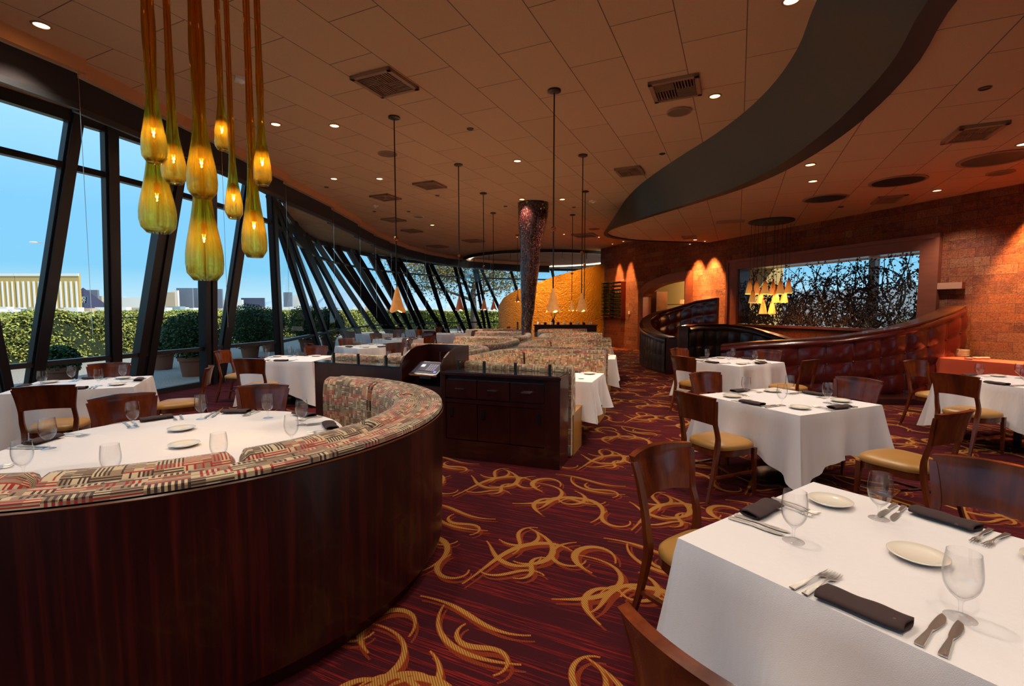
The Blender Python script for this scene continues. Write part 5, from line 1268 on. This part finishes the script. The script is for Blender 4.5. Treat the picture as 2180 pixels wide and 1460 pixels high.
tag(MB().box((0, 0, 0), (.10, .02, .13), math.atan2(UW.y, UW.x)).build('wall_switch', M['plate'], loc=wp(12.14, 1.48, .012)), 'small cream switch plate between the wine rack and the arch', 'switch')
# shelf with tins and a cabinet in the room beyond the arch
SHX = thing('shelf_unit', 'metal shelf unit in the ochre room beyond the arch', 'shelf', wp(11.3, 0, -2.2)); o3 = Vector(wp(11.3, 0, -2.2))
b = MB()
for z in (.9, 1.35, 1.8): 
    vs = [Vector(wp(s_, z + e, o)) - o3 for s_ in (10.6, 12.6) for e in (0, .03) for o in (-2.4, -2.0)]; b.add(vs, [(0, 1, 3, 2), (4, 6, 7, 5), (0, 4, 5, 1), (2, 3, 7, 6), (0, 2, 6, 4), (1, 5, 7, 3)])
b.build('boards', M['railwood'], SHX); b = MB()
for s_ in (10.6, 12.6): b.tube([Vector(wp(s_, 0, -2.0)) - o3, Vector(wp(s_, 2.1, -2.0)) - o3], .02, 6)
b.build('uprights', M['chrome'], SHX)
for k, (s_, z) in enumerate(((11.0, 1.83), (11.5, 1.83), (11.2, 1.38), (11.9, 1.38), (11.3, .93))):
    tag(MB().box((0, 0, .09), (.30, .22, .18), .3).build('box', (M['plate'], M['tan'])[k % 2], loc=wp(s_, z, -2.2)), ('right box on the top', 'left box on the top', 'right box on the middle', 'left box on the middle', 'single box on the lowest')[k] + ' shelf beyond the arch', 'box', 'boxes on the shelf beyond the arch')
ld = bpy.data.lights.new('back_room_lamp', 'POINT'); ld.energy = 140; ld.color = (1, .8, .5); ld.shadow_soft_size = .15
BL = thing('back_room_lamp', 'small ceiling lamp in the ochre room beyond the arch', 'ceiling light', wp(10.5, 3.0, -1.5)); l = bpy.data.objects.new('lamp_light', ld); col.objects.link(l); l.parent = BL; l.location = (0, 0, -.12)
MB().lathe([(.001, .0), (.12, .0), (.14, .1), (.14, .2)], 16).build('lamp_shade', M['dl'], BL)
# ------------------------------------------------------------------ side table with orange cloth, plates and dishes
b = cloth_mesh(1.5, .62, .62, 33, corner=.1); o = b.build('orange_tablecloth', M['ocloth'], loc=(8.0, 8.02, 0), rz=R(-71.5), smooth=35); tag(o, 'orange cloth over the side table against the stone wall', 'tablecloth')
t = thing('side_table', 'side table hidden under the orange cloth by the stone wall', 'table', (8.0, 8.02, 0), R(-71.5)); MB().box((0, 0, .72), (1.46, .58, .03)).build('tabletop', M['cab'], t)
for sx_ in (-.68, .68):
    for sy_ in (-.25, .25): MB().box((sx_, sy_, .352), (.04, .04, .704)).build('leg', M['cab'], t)
ps = at(2045, 758, .745)
for k in range(7):
    o = MB().lathe([(.001, 0), (.07, 0), (.12, .014), (.12, .018), (.001, .012)], 28).build('dinner_plate', M['plate'], loc=(ps.x, ps.y, .745 + k * .017), smooth=True); tag(o, 'white dinner plate in the stack on the orange-clothed side table, number %s from the bottom' % ('one', 'two', 'three', 'four', 'five', 'six', 'seven')[k], 'plate', 'stacked dinner plates')
for k, (x, y) in enumerate(((2062, 765), (2080, 764), (2098, 764))):
    p = at(x, y, .745); o = MB().lathe([(.001, 0), (.05, 0), (.062, .03), (.055, .034), (.001, .03)], 20).build('relish_dish', (M['steel'], M['plate'], M['plate'])[k], loc=(p.x, p.y, .745), smooth=True); tag(o, ('silver', 'cream', 'cream')[k] + ' little dish ' + ('nearest the plate stack', 'in the middle of three', 'farthest right of three')[k] + ' on the orange cloth', 'dish')
# ------------------------------------------------------------------ outdoors beyond the slanting windows
b = MB(); b.add([(-60, -10, -.12), (-4, -10, -.12), (-4, 60, -.12), (-60, 60, -.12)], [(0, 1, 2, 3)]); 
b = MB(); b.add([(-22, -12, -.10), (-5.2, -12, -.10), (-5.2, 14, -.10), (-6.2, 28, -.10), (10, 34.5, -.10), (10, 62, -.10), (-22, 62, -.10)], [tuple(range(7))]); struct(b.build('ground', M['gravel']))
g = G('airfield'); v = g.coord(scale=(.004, .02, 1)); M['field'] = g.p(color=g.ramp(g.noise(v, 3, 4), [(0, (.30, .27, .23)), (.5, (.42, .39, .34)), (1, (.52, .48, .42))]), rough=1)
b = MB(); b.add([(-4000, -400, -.4), (1500, -400, -.4), (1500, 4500, -.4), (-4000, 4500, -.4)], [(0, 1, 2, 3)]); o = struct(b.build('ground', M['field']))
rnd = random.Random(8)
def leafcloud(pts_fn, n, size, name, m, parent=None, loc=None):
    vs = []; fs = []
    for k in range(n):
        p, r = pts_fn(); p = Vector(p); r *= rnd.uniform(.7, 1.3); d = Vector((rnd.uniform(-1, 1), rnd.uniform(-1, 1), rnd.uniform(-.6, 1))).normalized(); e = d.cross(Vector((rnd.uniform(-1, 1), rnd.uniform(-1, 1), rnd.uniform(-1, 1)))).normalized()
        o = len(vs); vs += [p - d * r, p + e * r * .55, p + d * r, p - e * r * .55]; fs.append((o, o + 1, o + 2, o + 3))
    return MB().add(vs, fs).build(name, m, parent, loc)
HP = [(-15.6, 2), (-15.6, 14), (-15.0, 22), (-14.2, 30), (-12.0, 38), (-7, 43), (0, 45), (6, 46)]
HPs = smooth_path(HP, 200); HD = thing('hedge', 'long clipped hedge running outside the slanting windows', 'hedge', (0, 0, 0))
def hp():
    i = min(int(abs(rnd.random() ** 1.2) * 198), 198); p = HPs[i]; q_ = HPs[i + 1]; t = rnd.random(); x = p[0] + (q_[0] - p[0]) * t; y = p[1] + (q_[1] - p[1]) * t
    H = 1.46 - .0 * i + .05 * sin(y * 2.1) + .05 * sin(y * 5.3); tx, ty = q_[0] - p[0], q_[1] - p[1]; l = math.hypot(tx, ty); nx, ny = ty / l, -tx / l
    if rnd.random() < .55: o = rnd.uniform(-.2, 1.0); z = H + rnd.uniform(-.10, .04)
    else: z = rnd.uniform(-.05, H); o = 1.0 + .14 * sin(y * 1.7 + z * 3) + rnd.uniform(-.10, .05)
    return (x + nx * o, y + ny * o, z), .046 if y < 22 else .085
leafcloud(hp, 85000, 0, 'leaves', M['hedge'], HD)['kind'] = 'stuff'
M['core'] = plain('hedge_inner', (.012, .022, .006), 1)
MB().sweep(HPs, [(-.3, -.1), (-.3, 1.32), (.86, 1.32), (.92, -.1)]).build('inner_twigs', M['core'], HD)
def bush(x, y, z, r, label, pot=None, n=4500):
    B = thing('potted_shrub', label, 'shrub', (x, y, -.1), group='shrubs in pots outside the glass')
    def f():
        while True:
            d = Vector((rnd.gauss(0, 1), rnd.gauss(0, 1), rnd.gauss(0, 1))).normalized() * r * rnd.uniform(.75, 1.08); 
            return (d.x, d.y, z + .1 + d.z * .95), .036
    leafcloud(f, n, 0, 'foliage', M['bush'], B)['kind'] = 'stuff'
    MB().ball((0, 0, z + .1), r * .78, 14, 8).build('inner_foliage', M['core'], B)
    MB().tube([(0, 0, .3), (0, 0, z)], .03, 6).build('stem', M['bark'], B)
    MB().lathe([(.24, 0), (.30, .40), (.33, .40), (.34, .50), (.29, .50), (.28, .42), (.001, .42)], 24).build('pot', M['terra'], B, smooth=30)
def pots(px, py, label, r=.5, z=1.0):
    p = at(px, py, -.1); bush(p.x, p.y, z, r, label)
pots(345, 786, 'terracotta pot with shrub, leftmost one outside the glass', .42, .62); pots(412, 800, 'dark leafy shrub hanging low between the window posts', .62, .92); pots(533, 762, 'terracotta pot with a wide dark shrub behind the second window table', .80, 1.0)
pots(575, 748, 'dark shrub just left of the second vertical post', .7, 1.0); pots(655, 748, 'terracotta pot with dark shrub right of the second vertical post', .75, 1.05); pots(700, 742, 'dark shrub behind the first slanting mullions', .7, 1.0); pots(130, 830, 'low shrub close to the glass at far left', .34, .5)
o = thing('garden_spotlight', 'small black garden spotlight lying on the gravel outside', 'spotlight', (-6.75, 9.35, -.1)); MB().tube([(0, 0, .05), (.12, -.1, .10)], .035, 10).build('head', M['black'], o); MB().tube([(0, 0, 0), (.02, 0, .06)], .012, 6).build('stake', M['black'], o)
# tree beyond the far windows
TR = thing('tree', 'spreading tree with thin olive foliage outside the far windows', 'tree', (-3.2, 39, -.1)); b = MB(); b.tube([(0, 0, 0), (.15, 0, 1.4), (.05, 0, 3.0), (.3, 0, 4.4)], [.30, .26, .22, .14], 10)
lv = []
for ang_, L_, r_, z0 in ((170, 5.0, .13, 2.4), (150, 4.2, .10, 3.4), (15, 3.2, .11, 2.8), (60, 2.8, .09, 4.0), (120, 3.6, .08, 4.2), (185, 3.2, .08, 4.2), (-5, 3.4, .08, 3.8), (200, 6.2, .09, 3.4), (165, 6.6, .08, 3.8)):
    x = .1; z = z0; pp = [(x, 0, z)]; a = R(ang_); e = 1.0
    for k in range(7):
        x += cos(a) * L_ / 7; z += (.42 - .05 * k) * L_ / 7 * (1.0 if k < 5 else .2); pp.append((x, rnd.uniform(-.6, .6) * k / 3, z))
        if k > 1: lv.append(pp[-1])
    b.tube(pp, [r_ * (1 - .12 * k) for k in range(8)], 6)
b.build('trunk', M['bark'], TR, smooth=True)
def tf():
    c_ = rnd.choice(lv); return (c_[0] + rnd.gauss(0, .75), c_[1] + rnd.gauss(0, .7), c_[2] + rnd.gauss(.15, .5)), .09
leafcloud(tf, 9000, 0, 'foliage', M['treeleaf'], TR)['kind'] = 'stuff'
TR2 = TR
# street light
p = atY(98, 516, 60); o = thing('street_light', 'street light with a single curved arm beyond the hedge', 'street light', (p.x, 60, -.4)); zt = p.z + .4
MB().tube([(0, 0, 0), (0, 0, zt - .6), (-.3, 0, zt - .1), (-1.0, 0, zt)], .07, 8).build('pole', M['chrome'], o); MB().ball((-1.5, 0, zt), .45, 10, 6, .25).build('lamp_head', M['plate'], o)
# far buildings on the other side of the airfield
def far(x0, x1, yt, yb, Y, m, name, label, depth=60, cat='building', group=None, parent=None, ex=None):
    a, c_ = atY(x0, yb, Y), atY(x1, yt, Y); B = thing(name, label, cat, ((a.x + c_.x) / 2, Y + depth / 2, -.4), group=group) if parent is None else parent
    w_ = c_.x - a.x; h_ = c_.z + .4; MB().box((0, 0, h_ / 2), (w_, depth, h_)).build('walls', m, B)
    return B, w_, h_
M['bgold'] = plain('gold_glass', (.50, .33, .10), .35, .2); M['bwhite'] = plain('white_render', (.66, .66, .62), .8); M['bgrey'] = plain('grey_glass', (.13, .15, .19), .4); M['bpurple'] = plain('dark_pyramid_glass', (.030, .022, .05), .25); M['bbeige'] = plain('beige_render', (.42, .33, .23), .8); M['bteal'] = plain('teal_glass', (.20, .30, .33), .3); M['bnavy'] = plain('navy_cladding', (.05, .06, .10), .5)
Y = 1500
for x0, x1, l in ((-60, 30, 'gold hotel wing at the left frame edge with white fins'), (36, 167, 'gold hotel tower with white vertical fins right of the first mullion')):
    B, w_, h_ = far(x0, x1, 582, 655, Y, M['bgold'], 'hotel_tower', l, 6)
    MB().box((0, -4, h_ - 4), (w_ * 1.01, 3, 8)).build('parapet', M['bwhite'], B); b = MB(); n_ = 12 if x0 > 0 else 9
    for k in range(n_): b.box((-w_ / 2 + w_ * (k + .5) / n_, -4, h_ * .40), (w_ * .025, 3, h_ * .78))
    b.build('fins', M['bwhite'], B)
pa_, pb_ = atY(150, 655, 1640), atY(214, 655, 1640); pt = atY(177, 612, 1640)
B = thing('pyramid_hotel', 'dark glass pyramid behind the gold tower with a slanted blue-edged sign', 'building', (pt.x, 1640, -.4)); hw = (pb_.x - pa_.x) / 2 * 1.05; h_ = pt.z + .4
MB().add([(-hw * 1.15, -60, 0), (hw, -60, 0), (hw, 60, 0), (-hw * 1.15, 60, 0), (0, 0, h_)], [(0, 1, 4), (1, 2, 4), (2, 3, 4), (3, 0, 4)]).build('walls', M['bpurple'], B)
# the sign on the pyramid, partly hidden behind the gold tower
sg0, sg1 = atY(140, 646, 1572), atY(187, 631, 1572); M['signblue'] = plain('sign_blue_edge', (.05, .38, .55), .5); M['signnavy'] = plain('sign_navy', (.02, .03, .10), .5)
S = MB().box((0, 2, 6), (6, 2, 12)).build('sign', M['signnavy'], B); S.location = (sg0.x - pt.x, 1572 - 1640, sg0.z + .4); W_ = sg1.x - sg0.x; H_ = sg1.z - sg0.z
def psl(i, o): return [(i, -o, i), (W_ - i * .4 - 4, -o, i), (W_ - i * 1.2, -o, H_ - i), (i, -o, H_ - i)]
MB().add([(x, y, z) for x, y, z in psl(0, 0)], [(0, 1, 2, 3)]).build('edge', M['signblue'], S); MB().add(psl(1.3, .5), [(0, 1, 2, 3)]).build('face', M['signnavy'], S)
for txt, zz_ in (('BUD', H_ * .54), ('LIGHT', H_ * .10)):
    cu = bpy.data.curves.new('lettering', 'FONT'); cu.body = txt; cu.size = H_ * .56; cu.align_x = 'RIGHT'; cu.extrude = .2; cu.shear = .2; cu.offset = .25
    lo_ = bpy.data.objects.new('lettering', cu); col.objects.link(lo_); bpy.context.view_layer.update(); me_ = bpy.data.meshes.new_from_object(lo_.evaluated_get(bpy.context.evaluated_depsgraph_get())); bpy.data.objects.remove(lo_); lo_ = bpy.data.objects.new('lettering', me_); col.objects.link(lo_); me_.materials.clear(); me_.materials.append(M['bwhite']); lo_.parent = S; lo_.location = (W_ - 8, -1.2, zz_); lo_.rotation_euler = (pi / 2, 0, 0)
BK = 0
for x0, x1, yt, m, l in ((186, 207, 617, 'bgrey', 'grey tower right of the dark pyramid'), (199, 216, 630, 'bbeige', 'small beige gate-like block right of the pyramid'), (258, 306, 633, 'bwhite', 'long white hangar between the vertical and slanting mullions'),
    (352, 372, 622, 'bbeige', 'beige stepped tower right of the paired mullion'), (364, 378, 618, 'bwhite', 'narrow cream tower beside the beige one'), (377, 409, 613, 'bgrey', 'large grey slab tower in the middle skyline'), (376, 410, 634, 'bteal', 'low teal glass block before the grey slab'),
    (410, 420, 613, 'bgrey', 'grey tower against the vertical post'), (462, 472, 615, 'bgrey', 'slim grey tower right of the vertical post'), (466, 516, 638, 'bwhite', 'low white block between post and mullion'), (514, 562, 634, 'bnavy', 'broad navy building with pale roof in the centre skyline'),
    (604, 621, 622, 'bgrey', 'grey tower right of the second vertical post'), (624, 640, 628, 'bwhite', 'pale tower seen by the slanting mullions'), (218, 240, 640, 'bbeige', 'low tan block behind the first vertical post')):
    far(x0, x1, yt, 655, 1750 + BK * 35, M[m], 'building', l, 8); BK += 1
for k in range(64):
    x = -10 + k * 16.8; Yd = 700 + (k * 137) % 260 + 0.0; a = atY(x, 660, Yd); w_ = rnd.uniform(8, 26); h_ = rnd.uniform(3, 8)
    tag(MB().box((0, 0, h_ / 2), (w_, 12, h_)).build('airport_shed', M[rnd.choice(['bwhite', 'bwhite', 'bbeige', 'bteal'])], loc=(a.x, Yd, -.4)), 'small pale shed on the far side of the airfield', 'shed', 'distant airfield sheds')
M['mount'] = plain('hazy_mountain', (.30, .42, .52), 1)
b = MB(); n = 60; vs = []
for k in range(n + 1):
    x = -3600 + k * 80; hgt = 60 + 60 * sin(k * .22 + 1) + 26 * sin(k * .9) + 10 * sin(k * 2.3); vs += [(x, 3500, 0), (x, 3600, max(hgt, 8)), (x, 4200, 0)]
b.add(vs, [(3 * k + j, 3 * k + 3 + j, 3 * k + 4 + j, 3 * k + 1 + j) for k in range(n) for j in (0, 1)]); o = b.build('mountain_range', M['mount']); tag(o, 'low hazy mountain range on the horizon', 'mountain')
# what the screened window looks out on: a pale court with planting
b = MB(); b.add([wp(-6, -.1, -.5), wp(16, -.1, -.5), wp(16, -.1, -14), wp(-6, -.1, -14)], [(0, 1, 2, 3)]); struct(b.build('ground', M['gravel']))
b = MB(); slab(b, -8, 26, -.1, 2.5, -10.2, -10.0); tag(b.build('court_wall', plain('court_render', (.90, .90, .86), .9)), 'pale court wall seen through the vine screen', 'wall')
b = MB(); slab(b, -8, 9.5, 2.95, 3.05, -2.6, -.5); tag(b.build('court_canopy', plain('court_canopy', (.75, .78, .62), .8)), 'pale canopy over the court behind the vine screen', 'canopy')
CH = thing('court_hedge', 'yellow-green planting behind the vine screen', 'hedge', wp(3, 0, -8)); o3 = Vector(wp(3, 0, -8))
def cf():
    s_ = rnd.uniform(-5, 7); z = rnd.uniform(0, 1.25); return tuple(Vector(wp(s_, z, -8 + rnd.uniform(-.3, .3))) - o3), .10
leafcloud(cf, 9000, 0, 'leaves', M['hedge'], CH)['kind'] = 'stuff'
for k, s_ in enumerate((-.5, 1.7, 4.4, 6.6)):
    p = wp(s_, 1.6, -6); tag(MB().box((0, 0, 0), (.22, .22, 3.4), .3).build('court_post', M['mullion'], loc=p), 'dark court post behind the vine screen, %s from the right' % NUM[k], 'post', 'court posts')
